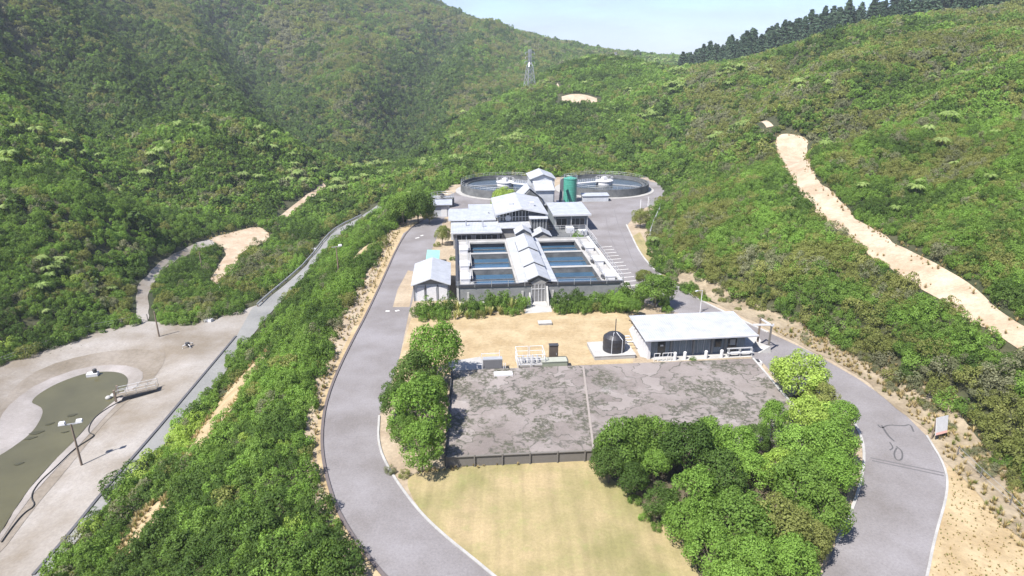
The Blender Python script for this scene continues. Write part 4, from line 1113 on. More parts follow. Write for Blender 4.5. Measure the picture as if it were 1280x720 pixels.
# ---- flat building right with its court
t = site('chemical_building', 'flat pale roofed building right of the hall with a dark shaded front', 'building', 22, 43)
q = MB(); q.box(21.8, 29.4, 44.2, 53.6, 0, 3.7); q.build('wall', M['wall_blue'], t)
q = MB(); q.slab([(21.4, 42.8, 3.95), (29.9, 42.8, 3.95), (29.9, 54, 4.3), (21.4, 54, 4.3)], .18); r_ = q.build('roof', M['roof_blue'], t)
q = MB(); q.box(21.35, 29.95, 42.6, 42.79, 3.6, 4.0); q.build('fascia', M['fascia'], r_)
windows(t, 44.2, [(22.4, 24.8), (25.6, 28.8)], 1.2, 2.7)
for x in (21.9, 25.5, 29.1): q = MB(); q.box(x, x + .2, 43.0, 43.2, 0, 3.75); q.build('post', M['galv'], t)
shift(t, 22, 43)
t = site('court_platform', 'low concrete platform with white railings in the court beside the basins', 'platform', 20, 30)
q = MB(); q.box(19.8, 28.6, 29.2, 41.5, 0, .9); q.build('deck', M['dark_concrete'], t)  # dark deck colour paints in the shade lying over the court
q = MB()
for x in np.arange(20, 28.7, 1.4): q.box(x, x + .06, 29.3, 29.36, .9, 1.9); q.box(x, x + .06, 41.2, 41.26, .9, 1.9)
for y in np.arange(29.4, 41.4, 1.5): q.box(28.4, 28.46, y, y + .06, .9, 1.9)
for z in (1.4, 1.87): q.box(20, 28.45, 29.31, 29.35, z, z + .05); q.box(28.41, 28.45, 29.4, 41.2, z, z + .05); q.box(20, 28.4, 41.21, 41.25, z, z + .05)
q.build('railing', M['white'], t)
q = MB(); q.box(26.2, 28.0, 36.5, 38.5, .9, 1.7).box(23.8, 25.4, 38.2, 40.2, .9, 2.0); q.build('cabinet', M['fascia'], t)
q = MB()
for x in (24.2, 25.0, 26.4, 27.2): q.tube([(x, 35.5, .9), (x, 35.5, 2.0), (x + .5, 36.4, 2.0)], .12, 6)
q.build('pipe', M['galv'], t)
shift(t, 20, 30)

# ---- buildings behind the hall
t = site('link_building', 'white pitched roof link between hall and tower with a dark gable end', 'building', 14, 53)
q = MB(); q.vprism([(14.4, 0), (20.6, 0), (20.6, 4.6), (17.5, 7.3), (14.4, 4.6)], 53, 61); q.build('wall', M['dark_concrete'], t)
q = MB(); q.slab([(13.9, 52.4, 4.5), (17.6, 54.5, 7.7), (17.6, 61.5, 7.7), (13.9, 61.5, 4.5)], .14).slab([(17.6, 54.5, 7.7), (21.0, 56.5, 4.7), (21.0, 61.5, 4.7), (17.6, 61.5, 7.7)], .14); q.build('roof', M['roof_y'], t)
shift(t, 14, 53)
t = site('tower_building', 'tall white tower with a pale gabled roof, highest part of the plant', 'tower', 19, 58)
q = MB(); q.box(19.4, 23.6, 57, 62, 0, 6.6); q.build('lower_wall', M['wall_white'], t)
q = MB(); q.slab([(19.1, 56.6, 6.7), (23.9, 56.6, 6.7), (23.9, 62, 8.1), (19.1, 62, 8.1)], .15); q.build('lower_roof', M['roof'], t)
q = MB(); q.vprism([(18.8, 0), (24.6, 0), (24.6, 8.4), (21.7, 9.4), (18.8, 8.4)], 62.02, 70); q.build('upper_wall', M['wall_white'], t)
q = MB(); gable(q, 18.4, 25.0, 61.6, 70.5, 8.5, 9.75, .15); q.build('upper_roof', M['roof_y'], t)
q = MB(); q.box(20.4, 22.8, 56.9, 56.98, 1.4, 3.0); q.build('window', M['glass'], t)
shift(t, 19, 58)
t = site('conveyor', 'dark sloping conveyor frame between tower and green tank', 'conveyor', 25, 60)
q = MB(); q.bar((25.2, 58, .4), (28.2, 72, 6.3), .7, .5); q.build('belt_housing', M['dark_steel'], t)
q = MB()
for f in (.3, .6, .95):
    p = Vector((25.2, 58, .4)).lerp(Vector((28.2, 72, 6.3)), f); q.box(p.x - .35, p.x - .25, p.y - .05, p.y + .05, 0, p.z); q.box(p.x + .25, p.x + .35, p.y - .05, p.y + .05, 0, p.z)
q.build('leg', M['galv'], t)
shift(t, 25, 60)
# green tank
x, y = at(712, 252); t = thing('storage_tank', 'tall turquoise green cylindrical tank beside the tower', 'tank', (x, y, 0))
q = MB(); q.lathe(0, 0, [(1.75, 0), (1.75, 6.2), (1.82, 6.22), (1.82, 6.35), (.3, 6.75)], 32); q.build('body', M['tank_green'], t, smooth=False)
q = MB()
for i in range(14): a = 2 * PI * i / 14; q.box(1.7 * math.cos(a) - .03, 1.7 * math.cos(a) + .03, 1.7 * math.sin(a) - .03, 1.7 * math.sin(a) + .03, 6.3, 7.3)
q.tube([(1.7 * math.cos(2 * PI * i / 24), 1.7 * math.sin(2 * PI * i / 24), 7.28) for i in range(25)], .03, 5); q.build('railing', M['galv'], t)
q = MB()
for s in (-.25, .25): q.box(1.85, 1.9, s - .03, s + .03, 0, 7.2)
for z in np.arange(.3, 7, .35): q.box(1.86, 1.89, -.25, .25, z, z + .04)
q.build('ladder', M['galv'], t)
# small sheds right of the green tank
x, y = at(745, 252); t = thing('pump_shelter', 'small low white shelter in front of the right clarifier', 'shelter', (x, y, 0), TH)
q = MB(); q.box(-3.6, 3.4, 0, 2.4, 0, 1.5); q.build('wall', M['wall_white'], t)
q = MB(); q.slab([(-3.8, -.2, 1.6), (3.6, -.2, 1.6), (3.6, 2.7, 1.9), (-3.8, 2.7, 1.9)], .1); q.build('roof', M['roof_blue'], t)
x, y = at(712, 258); t = thing('dosing_cabinet', 'white box cabinet at the foot of the green tank', 'cabinet', (x - 2.6, y - 2, 0), TH)
q = MB(); q.box(-.9, .9, -.6, .6, 0, 1.7); q.build('body', M['white'], t); q = MB(); q.slab([(-1, -.75, 1.8), (1, -.75, 1.8), (1, .7, 1.9), (-1, .7, 1.9)], .08); q.build('lid', M['fascia'], t)

# ---- clarifiers
def clarifier(cx, cy, ang, label, R=13.0):
    t = thing('clarifier', label, 'clarifier', (cx, cy, 0), ang, 'round clarifier tanks')
    q = MB(); n = 96; vs = []; fs = []
    prof = [(R + 1.6, .05), (R + 1.6, .12), (R, .125), (R, 2.25), (R - .3, 2.25), (R - .3, .6)]
    for r, z in prof[2:]:
        for k in range(n): a = 2 * PI * k / n; vs.append((r * math.cos(a), r * math.sin(a), z))
    for i in range(len(prof) - 3):
        for k in range(n): fs.append((i * n + k, i * n + (k + 1) % n, (i + 1) * n + (k + 1) % n, (i + 1) * n + k))
    q.add(vs, fs); q.build('tank_wall', M['dark_concrete'], t)
    q = MB(); vs = []; fs = []
    for r, z in ((R + 1.5, .03), (R + 1.5, .11), (R + .01, .12)):
        for k in range(n): a = 2 * PI * k / n; vs.append((r * math.cos(a), r * math.sin(a), z))
    for i in range(2):
        for k in range(n): fs.append((i * n + k, i * n + (k + 1) % n, (i + 1) * n + (k + 1) % n, (i + 1) * n + k))
    q.add(vs, fs); q.build('apron_ring', M['concrete'], t)
    q = MB(); q.add([((R - .3) * math.cos(2 * PI * k / n), (R - .3) * math.sin(2 * PI * k / n), 1.5) for k in range(n)], [tuple(range(n))]); q.build('water', M['clarifier_water'], t)
    for rr_ in (R - 1.6,):
        q = MB(); vs = []; fs = []
        for r, z in ((rr_ - .35, 1.4), (rr_ - .35, 1.72), (rr_ - .25, 1.72), (rr_ - .25, 1.55), (rr_ + .25, 1.55), (rr_ + .25, 1.72), (rr_ + .35, 1.72), (rr_ + .35, 1.4)):
            for k in range(n): a = 2 * PI * k / n; vs.append((r * math.cos(a), r * math.sin(a), z))
        for i in range(7):
            for k in range(n): fs.append((i * n + k, i * n + (k + 1) % n, (i + 1) * n + (k + 1) % n, (i + 1) * n + k))
        q.add(vs, fs); q.build('launder', M['dark_concrete'], t)
    q = MB(); q.lathe(0, 0, [(2.4, .6), (2.4, 2.4), (2.6, 2.42), (2.6, 2.6), (.1, 2.64)], 24); c_ = q.build('centre_platform', M['white'], t)
    q = MB(); q.box(-.7, .7, -.6, .6, 2.64, 3.6); q.build('drive_unit', M['white'], c_)
    q = MB()
    for i in range(12): a = 2 * PI * i / 12; q.box(2.5 * math.cos(a) - .03, 2.5 * math.cos(a) + .03, 2.5 * math.sin(a) - .03, 2.5 * math.sin(a) + .03, 2.6, 3.6)
    q.tube([(2.5 * math.cos(2 * PI * i / 24), 2.5 * math.sin(2 * PI * i / 24), 3.6) for i in range(25)], .035, 5); q.build('guard_rail', M['white'], c_)
    q = MB(); q.box(2.3, R + .3, -.6, .6, 2.27, 2.5); br = q.build('bridge', M['white'], t)
    q = MB()
    for s in (-.58, .54):
        for x_ in np.arange(2.6, R + .2, 1.5): q.box(x_, x_ + .05, s, s + .05, 2.5, 3.5)
        q.box(2.6, R + .2, s + .005, s + .045, 3.44, 3.5); q.box(2.6, R + .2, s + .005, s + .045, 2.95, 3.0)
    q.build('guard_rail', M['white'], br)
    q = MB()
    for s in (2.2, -2.4):
        q.bar((0, 0, 1.65), (math.cos(s) * (R - 2.2), math.sin(s) * (R - 2.2), 1.65), .25, .25)
    q.build('scraper_arm', M['galv'], t)
    q = MB()
    for i in range(40): a = 2 * PI * i / 40; q.box((R - .17) * math.cos(a) - .03, (R - .17) * math.cos(a) + .03, (R - .17) * math.sin(a) - .03, (R - .17) * math.sin(a) + .03, 2.25, 3.2)
    for z in (2.7, 3.18): q.tube([((R - .17) * math.cos(2 * PI * i / 80), (R - .17) * math.sin(2 * PI * i / 80), z) for i in range(81)], .028, 4)
    q.build('rim_rail', M['galv'], t)
clarifier(-2.0, 186.5, -.55, 'dark round clarifier tank left of the tower, its white bridge pointing to the tower')
clarifier(27.2, 188.5, 3.6, 'dark round clarifier tank on the right, behind the green tank')

# ---- sheds on the left
t = site('white_shed', 'white garage shed with pale gabled roof beside the drive, left of the basins', 'shed', -7, 1)
q = MB(); q.box(-6.8, -1.2, 1.9, 12.4, 0, 2.75); q.build('wall', M['wall_white'], t)
q = MB(); q.vprism([(-6.8, 2.76), (-1.2, 2.76), (-4.0, 3.75)], 1.95, 12.35); q.build('gable', M['wall_grey'], t)
q = MB(); gable(q, -7.1, -.9, 1.3, 12.8, 2.85, 3.95, .12); q.build('roof', M['roof_y'], t)
q = MB(); q.bar((-7.05, 1.28, 2.8), (-4, 1.28, 3.88), .06, .16).bar((-4, 1.28, 3.88), (-.95, 1.28, 2.8), .06, .16); q.build('bargeboard', M['fascia'], t)
for a0, a1 in ((-6.2, -5.1), (-4.7, -3.2), (-2.8, -1.5)):
    q = MB(); q.box(a0, a1, 1.80, 1.897, 0, 2.3); q.build('door', M['white'], t)
for x in (-6.75, -4.95, -3.0, -1.3): q = MB(); q.box(x, x + .1, 1.76, 1.795, 0, 2.74); q.build('post', M['dark_steel'], t)
shift(t, -7, 1)
t = site('green_roof_shed', 'small shed with turquoise roof behind the white garage', 'shed', -5.2, 16)
q = MB(); q.box(-5.1, -3.2, 17.2, 22.8, 0, 2.1); q.build('wall', M['wall_blue'], t)
q = MB(); q.slab([(-5.4, 16.8, 2.3), (-3.0, 16.8, 2.15), (-3.0, 23.2, 2.15), (-5.4, 23.2, 2.3)], .1); q.build('roof', M['roof_green'], t)
q = MB(); q.box(-4.6, -3.7, 17.12, 17.197, 0, 1.9); q.build('door', M['wall_white'], t)
shift(t, -5.2, 16)
t = site('store_building', 'low white store with flat pale roof at the rear bend of the drive', 'building', -6, 60)
q = MB(); q.box(-5.6, -1.4, 60.0, 64.6, 0, 2.9); q.build('wall', M['wall_white'], t)
q = MB(); q.slab([(-6.3, 59.4, 3.05), (-.7, 59.4, 3.05), (-.7, 65, 3.2), (-6.3, 65, 3.2)], .16); q.build('roof', M['roof_blue'], t)
q = MB(); q.box(-3.4, -2.0, 59.9, 59.997, 0, 2.3); q.build('door', M['white'], t)
shift(t, -6, 60)
x, y = S(-3.3, 72); t = thing('thickener_tank', 'squat dark round tank with pipework behind the white store', 'tank', (x, y, 0))
q = MB(); q.lathe(0, 0, [(3.1, 0), (3.1, 2.2), (2.9, 2.2), (2.9, 1.7), (.1, 1.7)], 36); q.build('body', M['dark_concrete'], t)
q = MB(); q.box(-3.0, 3.0, -.5, .5, 2.3, 2.5); q.build('bridge', M['galv'], t)
q = MB()
for i in range(18): a = 2 * PI * i / 18; q.box(3.0 * math.cos(a) - .04, 3.0 * math.cos(a) + .04, 3.0 * math.sin(a) - .04, 3.0 * math.sin(a) + .04, 2.2, 3.3)
for z in (2.7, 3.28): q.tube([(3.0 * math.cos(2 * PI * i / 36), 3.0 * math.sin(2 * PI * i / 36), z) for i in range(37)], .035, 4)
q.build('railing', M['galv'], t)
q = MB(); q.lathe(0, 0, [(.6, 1.7), (.6, 3.2), (.1, 3.3)], 12); q.build('mixer', M['dark_steel'], t)
shift(bl, 0, 0)

# ---- covered reservoir deck in front
DZ = .9
FL, BL_, BR, FR = at(558, 573, DZ), at(566, 463, DZ), at(940, 448, DZ), None
BRv = Vector(BR); rd = (Vector(at(1003, 522, DZ)) - BRv).normalized(); FR = tuple(BRv + rd * 18.4)
t = thing('reservoir_deck', 'large flat concrete deck stained with dark lichen between pump house and front lawn', 'reservoir', (FL[0], FL[1], 0))
quad = [FL, FR, BR, BL_]
q = MB(FL[0], FL[1], 0); q.prism(quad, 0, DZ); q.build('deck', M['slab'], t)
sa, sb = Vector(at(742, 562, DZ)), Vector(at(729, 458, DZ)); 
q = MB(FL[0], FL[1], 0); q.bar((sa.x, sa.y, DZ + .03), (sb.x, sb.y, DZ + .03), .22, .05); q.build('seam', plain('pale_seam', (.225, .20, .185), .9), t)
f0, f1 = Vector(FL), Vector(FR); fd = (f1 - f0).normalized(); fn = Vector((fd.y, -fd.x))
q = MB(FL[0], FL[1], 0); a = f0 + fn * .10 - fd * .1; bb = f1 + fn * .10; q.bar((a.x, a.y, .55), (bb.x, bb.y, .55), .10, 1.1); q.build('front_panel', M['grey_timber'], t)
q = MB(FL[0], FL[1], 0); L_ = (f1 - f0).length; n = 14
for i in range(n + 1):
    p = f0 + fd * (L_ * i / n) + fn * .22; q.box(p.x - .06, p.x + .06, p.y - .06, p.y + .06, 0, 1.28)
a = f0 + fn * .16; bb = f1 + fn * .16; q.bar((a.x, a.y, 1.15), (bb.x, bb.y, 1.15), .22, .08); q.build('front_rail', M['grey_timber'], t)
l1 = Vector(BL_); ld = (l1 - f0).normalized(); ln = Vector((-ld.y, ld.x))
q = MB(FL[0], FL[1], 0); a = f0 + ln * .1; bb = l1 + ln * .1; q.bar((a.x, a.y, .6), (bb.x, bb.y, .6), .14, 1.3); q.build('side_panel', M['dark_steel'], t)
q = MB(FL[0], FL[1], 0); a = Vector(FR) - ln * .12; bb = BRv - ln * .12; q.bar((a.x, a.y, DZ * .5 + .05), (bb.x, bb.y, DZ * .5 + .05), .22, DZ + .1); q.build('edge_kerb', M['pale_concrete'], t)

# ---- pump house
PTH = math.radians(6.5); px0, py0 = at(812, 450)
t = thing('pump_house', 'long low pump house with white skillion roof and blue grey recessed front', 'building', (px0, py0, 0), PTH)
q = MB(); q.box(0, 13.0, 1.0, 6.2, 0, 2.75); q.build('wall', M['wall_blue'], t)
q = MB(); q.slab([(-.9, -.35, 2.95), (13.9, -.35, 2.95), (13.9, 6.9, 3.35), (-.9, 6.9, 3.35)], .14); r_ = q.build('roof', M['roof'], t)
q = MB(); q.box(-.92, 13.92, -.46, -.355, 2.72, 3.0).box(-.95, 13.95, -.60, -.465, 2.84, 3.03); q.build('fascia', M['fascia'], r_)
q = MB(); q.box(-.5, 13.5, -.1, .95, 2.56, 2.75); q.build('soffit', M['dark_steel'], r_)
q = MB(); q.box(-.25, .12, .2, 6.3, 0, 2.7); q.build('end_wall', M['white'], t)
q = MB()
for y in np.arange(.6, 6.8, 1.0): q.bar((-.95, y, 2.86), (-.2, y, 2.3), .07, .12)
q.build('bracket', M['dark_steel'], t)
q = MB()
for x in (2.9, 5.9, 8.4, 10.2): q.box(x, x + .22, .72, .995, 0, 2.56)
q.build('column', M['wall_grey'], t)
for x0, x1 in ((1.3, 2.3),): 
    q = MB(); q.box(x0, x1, .94, .997, 0, 2.1); d_ = q.build('door', M['glass'], t); q = MB(); q.box(x0 + .3, x0 + .7, .90, .937, 1.4, 1.6); q.build('door_sign', M['white'], d_)
q = MB(); q.box(10.7, 11.9, .94, .997, .2, 2.1); d_ = q.build('door', M['glass'], t); q = MB(); q.box(10.95, 11.65, .90, .937, 1.1, 1.9); q.build('window', M['pale_concrete'], d_)
q = MB(); q.box(8.9, 9.8, .94, .997, .9, 2.0); q.build('window', M['glass'], t)
q = MB()
for x in np.arange(3.4, 8.3, .8): q.box(x, x + .05, .93, .996, .1, 2.5)
q.build('batten', M['fascia'], t)
# posts, bollards and rails in front of it
def pw(u, v): c, s = math.cos(PTH), math.sin(PTH); return px0 + u * c - v * s, py0 + u * s + v * c
for i, (u, lab) in enumerate([(3.2, 'left'), (4.5, 'second'), (7.3, 'third'), (9.4, 'right')]):
    x, y = pw(u, -.3); q = MB(); q.lathe(0, 0, [(.22, 0), (.22, .95), (.16, 1.05), (.03, 1.08)], 12)
    tag(q.build('bollard', M['white'], None, (x, y, 0)), ['short white post just right of the pump house door', 'short white post second from the pump house door', 'short white post beside the green weeds at the pump house', 'short white post near the bench rail of the pump house'][i], 'post', 'white posts before the pump house')
x, y = pw(10.2, -.25); t2 = thing('bench_rail', 'white rail on low posts before the right end of the pump house', 'railing', (x, y, 0), PTH)
q = MB(); q.box(0, 3.4, -.2, .2, .45, .6).box(0, 3.4, .25, .33, .95, 1.1); q.build('rail', M['fascia'], t2)
for x_ in (.1, 1.6, 3.2): q = MB(); q.box(x_, x_ + .1, -.15, .32, 0, 1.05); q.build('post', M['galv'], t2)
x, y = pw(.4, -.5); t2 = thing('pipe_railing', 'white pipe railing at the left corner of the pump house', 'railing', (x, y, 0), PTH)
q = MB()
for i, x_ in enumerate((0, .5, 1.1, 1.6, 2.2)):
    q.tube([(x_, 0, 0), (x_ + (.25 if i % 2 else 0), 0, 1.1)], .04, 6)
q.tube([(0, 0, 1.1), (.75, 0, 1.1)], .04, 6); q.tube([(1.1, 0, 1.1), (2.45, 0, 1.1)], .04, 6); q.tube([(0, 0, .6), (2.2, 0, .6)], .03, 6)
q.build('rail', M['white'], t2)
# hoist frame
x, y = at(957, 439); t2 = thing('hoist_frame', 'tall timber hoist frame with pale beam at the right end of the pump house', 'frame', (x, y, 0), PTH)
q = MB(); q.box(-.45, -.25, 1.6, 1.8, 0, 4.1); q.build('post', M['timber'], t2)
q = MB(); q.box(.15, .35, -.2, 0, 0, 3.9); q.build('post', M['grey_timber'], t2)
q = MB(); q.bar((-1.9, .55, 3.62), (.6, -.05, 3.75), .16, .2); q.bar((-.35, 1.9, 3.9), (.25, -.4, 3.75), .14, .18); q.build('beam', M['fascia'], t2)
q = MB(); q.add([(-1.2, -.5, 0), (.5, -.5, 0), (.5, 1.4, 0), (-1.2, 1.4, 0), (.3, -.4, .9), (-.9, 1.3, .9)], [(0, 1, 4), (1, 2, 4), (2, 5, 4), (2, 3, 5), (3, 0, 4, 5), (3, 2, 1, 0)]); q.build('footing', M['pale_concrete'], t2)
x, y = at(946, 456); t2 = thing('valve_box', 'small white box with dark lid between pump house and deck corner', 'box', (x, y, 0), PTH)
q = MB(); q.box(-.5, .5, -.35, .35, 0, .5); q.build('body', M['white'], t2); q = MB(); q.box(-.15, .2, -.3, .3, .503, .66); q.build('lid', M['dark_steel'], t2)
# water tank on its pad
x, y = at(767, 437, .55); t2 = thing('tank_plinth', 'white concrete plinth under the black water tank', 'plinth', (x, y, 0), PTH)
q = MB(); q.box(-2.9, 2.4, -1.75, 2.6, 0, .5); q.build('base', M['concrete'], t2)
q = MB(); q.box(-2.95, 2.45, -1.8, 2.65, .503, .58); q.build('top', M['pale_concrete'], t2)
t2 = thing('water_tank', 'black ribbed plastic water tank with conical top on a white plinth', 'tank', (x, y, .58))
q = MB(); q.lathe(0, 0, [(1.42, 0), (1.45, .3), (1.42, .6), (1.45, .9), (1.42, 1.2), (1.45, 1.5), (1.38, 1.85), (.9, 2.25), (.35, 2.4), (.3, 2.5), (.02, 2.52)], 28); q.build('body', M['black_plastic'], t2)
q = MB()
for a in (-1.9, -.95): 
    ca, sa = math.cos(a), math.sin(a); q.tube([(1.5 * ca, 1.5 * sa, 0), (1.5 * ca, 1.5 * sa, 1.85), (.35 * ca, .35 * sa, 2.55)], .045, 6)
q.build('pipe', M['fascia'], t2)
q = MB(); q.tube([(.1, 0, 2.4), (.1, 0, 4.3)], .06, 6); q.build('mast', M['dark_steel'], t2)
x, y = pw(-2.6, 3.2); t2 = thing('pipe_manifold', 'white pipes and braces between water tank and pump house', 'pipework', (x, y, 0), PTH)
q = MB()
for yy in (0, .9, 1.8): q.tube([(-1.2, yy, .3), (-.6, yy, 1.2), (1.3, yy, 1.2), (1.9, yy, .3)], .09, 7)
q.build('pipe', M['white'], t2); q = MB(); q.box(-.3, .3, -.3, 2.2, 0, .5); q.build('valve_block', M['galv'], t2)

# ---- gear behind the deck
x, y = at(616, 470); t2 = thing('inlet_screen', 'small white framed inlet screen with a dark panel behind the deck', 'screen', (x, y, 0), TH)
q = MB(); q.add([(-1.1, .2, .9), (1.2, .2, .9), (1.2, .75, 1.75), (-1.1, .75, 1.75), (-1.1, .3, .85), (1.2, .3, .85), (1.2, .85, 1.7), (-1.1, .85, 1.7)], [(0, 1, 2, 3), (7, 6, 5, 4), (0, 4, 5, 1), (1, 5, 6, 2), (2, 6, 7, 3), (3, 7, 4, 0)]); q.build('panel', M['dark_steel'], t2)
q = MB(); q.box(-1.15, 1.25, .9, 1.7, 0, 1.78); q.build('body', M['galv'], t2)
q = MB()
for x_ in (-1.9, -1.3, 1.3, 1.5): q.box(x_, x_ + .07, .1, .17, 0, 1.6)
q.box(-1.9, -1.2, .11, .16, 1.5, 1.57); q.box(-1.9, -1.2, .11, .16, .3, .37); q.box(-1.3, -1.23, 1.6, 1.67, 0, 2.3); q.box(.9, .97, 1.6, 1.67, 0, 2.6); q.box(-1.3, .97, 1.61, 1.66, 2.2, 2.27); q.build('frame', M['white'], t2)
x, y = at(629, 468, DZ); t2 = tag(MB().box(-1.1, 1.1, -.45, .45, 0, .18).build('cover_slab', M['white'], None, (x, y, DZ + .003)), 'white rectangular slab lying at the rear edge of the deck', 'slab'); t2.rotation_euler.z = TH
x, y = at(664, 463); t2 = thing('railing_cage', 'white pipe railing cage round a pit behind the deck', 'railing', (x, y, 0), TH)
q = MB()
for x_ in (-1.7, -.1, 0.1, 1.7):
    for y_ in (0, 2.6): q.tube([(x_, y_, 0), (x_, y_, 2.1)], .04, 6)
for z in (.8, 1.45, 2.08):
    for y_ in (0, 2.6): q.tube([(-1.7, y_, z), (-.1, y_, z)], .035, 6); q.tube([(.1, y_, z), (1.7, y_, z)], .035, 6)
    for x_ in (-1.7, 1.7): q.tube([(x_, 0, z), (x_, 2.6, z)], .035, 6)
q.build('rail', M['white'], t2)
q = MB(); q.box(-1.5, 1.5, .2, 2.4, 0, .7); q.build('pit_wall', M['concrete'], t2)
q = MB()
for x_ in (-.9, -.3, .3, .9): q.tube([(x_, .6, .7), (x_, .6, 1.3), (x_, 1.6, 1.3)], .1, 6)
q.build('pipe', M['galv'], t2)
x, y = at(694, 462); t2 = thing('plant_cabinet', 'long low grey green cabinet behind the deck with a dark end', 'cabinet', (x, y, 0), TH)
q = MB(); q.box(-1.6, 1.5, 0, 1.1, 0, 1.0); q.build('body', plain('grey_green_paint', (.20, .22, .17), .7), t2)
q = MB(); q.box(1.503, 1.62, -.05, 1.15, 0, 1.15); q.build('end_panel', M['dark_steel'], t2)
q = MB(); q.slab([(-1.65, -.05, 1.12), (1.5, -.05, 1.12), (1.5, 1.15, 1.16), (-1.65, 1.15, 1.16)], .1); q.build('lid', plain('grey_green_lid', (.27, .28, .24), .7), t2)
x, y = at(692, 453); t2 = thing('control_kiosk', 'dark brown upright control box behind the grey green cabinet', 'control box', (x, y, 0), TH)
q = MB(); q.box(-.55, .55, 0, .6, 0, 2.3); q.build('body', plain('dark_brown_steel', (.075, .06, .05), .5), t2)
q = MB(); q.box(-.6, .6, -.08, .65, 2.303, 2.37); q.build('cap', M['dark_steel'], t2); q = MB(); q.box(.3, .36, -.05, -.003, 1.0, 1.3); q.build('handle', M['galv'], t2)
x, y = at(681, 405); t2 = thing('access_hatch', 'flat pale concrete hatch on the straw lawn', 'hatch', (x, y, 0), TH)
q = MB(); q.box(-.95, .95, -.5, .6, 0, .25); q.build('upstand', M['concrete'], t2); q = MB(); q.box(-1, 1, -.55, .65, .253, .33); q.build('lid', M['pale_concrete'], t2)

# ------------------------------------------------------------------ poles, signs, fences
def pole(px, py, z, H_, label, lamp=0, arm_dir=0.0, group=None):
    x, y = at(px, py, z) if z is not None else hit2(px, py); z = float(Hz(x, y))
    t = thing('lamp_post' if lamp else 'utility_pole', label, 'lamp post' if lamp else 'pole', (x, y, z), arm_dir, group)
    q = MB(); q.tube([(0, 0, -.2), (0, 0, H_)], .14, 8, .10); q.build('pole', M['timber'], t)
    if lamp:
        q = MB(); q.box(-.9, .9, -.06, .06, H_ - .12, H_ + .02); q.build('cross_arm', M['galv'], t)
        for s in ((-.85, .85) if lamp > 1 else (.8,)):
            q = MB(); q.add([(s - .35, -.25, H_ + .05), (s + .35, -.25, H_ + .05), (s + .35, .3, H_ + .12), (s - .35, .3, H_ + .12), (s - .28, -.2, H_ + .3), (s + .28, -.2, H_ + .3), (s + .28, .25, H_ + .36), (s - .28, .25, H_ + .36)],
                            [(3, 2, 1, 0), (4, 5, 6, 7), (0, 1, 5, 4), (1, 2, 6, 5), (2, 3, 7, 6), (3, 0, 4, 7)]); q.build('lamp_head', M['white'], t)
    return t
pole(100.5, 575, ZL, 5.6, 'timber lamp post with two floodlights between pond and lower road', 2, .35)
pole(199, 421, ZL, 4.6, 'bare timber pole at the far end of the pond flat')
pole(252, 333, -7.6, 4.2, 'thin timber pole in the bush patch beside the clay track')
pole(423, 338, None, 5.0, 'lamp post with a single head among bushes on the bank', 1, .4)
x, y = at(875, 391); t = thing('lamp_post', 'slim white lamp post behind the pump house', 'lamp post', (x, y, 0), .6)
q = MB(); q.tube([(0, 0, 0), (0, 0, 3.6)], .07, 8, .05); q.build('pole', M['white'], t)
q = MB(); q.bar((0, 0, 3.6), (-1.1, 0, 3.75), .06, .06); q.build('arm', M['white'], t); q = MB(); q.box(-1.5, -1.0, -.12, .12, 3.7, 3.82); q.build('lamp_head', M['fascia'], t)
for i, (px_, py_) in enumerate([(800.5, 262), (810, 258)]):
    x, y = at(px_, py_); t = thing('marker_post', ['white post standing at the shrub by the right clarifier', 'white post at the mesh fence corner near the right clarifier'][i], 'post', (x, y, 0), 0, 'white posts by the right clarifier')
    q = MB(); q.tube([(0, 0, 0), (0, 0, 2.4)], .12, 8); q.build('pole', M['white'], t); q = MB(); q.lathe(0, 0, [(.15, 2.4), (.15, 2.48), (.02, 2.52)], 8); q.build('cap', M['white'], t)

def fence(name, pts, H_, step, label, post_m, rail_m, rails, z=None, mesh=None, th=.05):
    P2 = [Vector(p) for p in pts]; out = []
    for a, b in zip(P2[:-1], P2[1:]):
        k = max(1, round((b - a).length / step)); out += [a.lerp(b, i / k) for i in range(k)]
    out.append(P2[-1]); o = out[0]; z0 = float(Hz(o.x, o.y)) if z is None else z
    t = thing(name, label, 'fence', (o.x, o.y, z0))
    q = MB(o.x, o.y, z0); zz = [float(Hz(p.x, p.y)) if z is None else z for p in out]
    for p, h in zip(out, zz):
        q = MB(o.x, o.y, z0); q.box(p.x - th, p.x + th, p.y - th, p.y + th, h - .1, h + H_); q.build('post', post_m, t)
    q = MB(o.x, o.y, z0)
    for f in rails:
        for (p, h), (p2, h2) in zip(zip(out, zz), zip(out[1:], zz[1:])): q.bar((p.x, p.y, h + H_ * f), (p2.x, p2.y, h2 + H_ * f), .025, .025)
    q.build('wire', rail_m, t)
    if mesh:
        q = MB(o.x, o.y, z0)
        for (p, h), (p2, h2) in zip(zip(out, zz), zip(out[1:], zz[1:])):
            n = max(2, int((p2 - p).length / .35))
            for i in range(n):
                a = p.lerp(p2, i / n); q.bar((a.x, a.y, h), (a.x, a.y, h + H_ * .96), .018, .018)
            for f in np.arange(.1, .95, .12): q.bar((p.x, p.y, h + H_ * f), (p2.x, p2.y, h2 + H_ * f), .018, .018)
        q.build('mesh_panel', mesh, t)
    return t
fence('mesh_fence', [at(*p) for p in [(811, 258), (826, 257), (824, 268), (816, 285), (812, 298)]], 1.9, 2.4, 'pale green mesh fence beside the right clarifier', M['white'], M['galv'], (.98,), 0.0, M['mesh_green'])
strip_line('retaining_kerb', smooth_poly([at(*p) for p in [(824, 270), (816, 284), (812, 297), (810, 308)]], 2, False), .35, .5, M['pale_concrete'], 'white curved retaining kerb at the foot of the mesh fence', 'kerb')
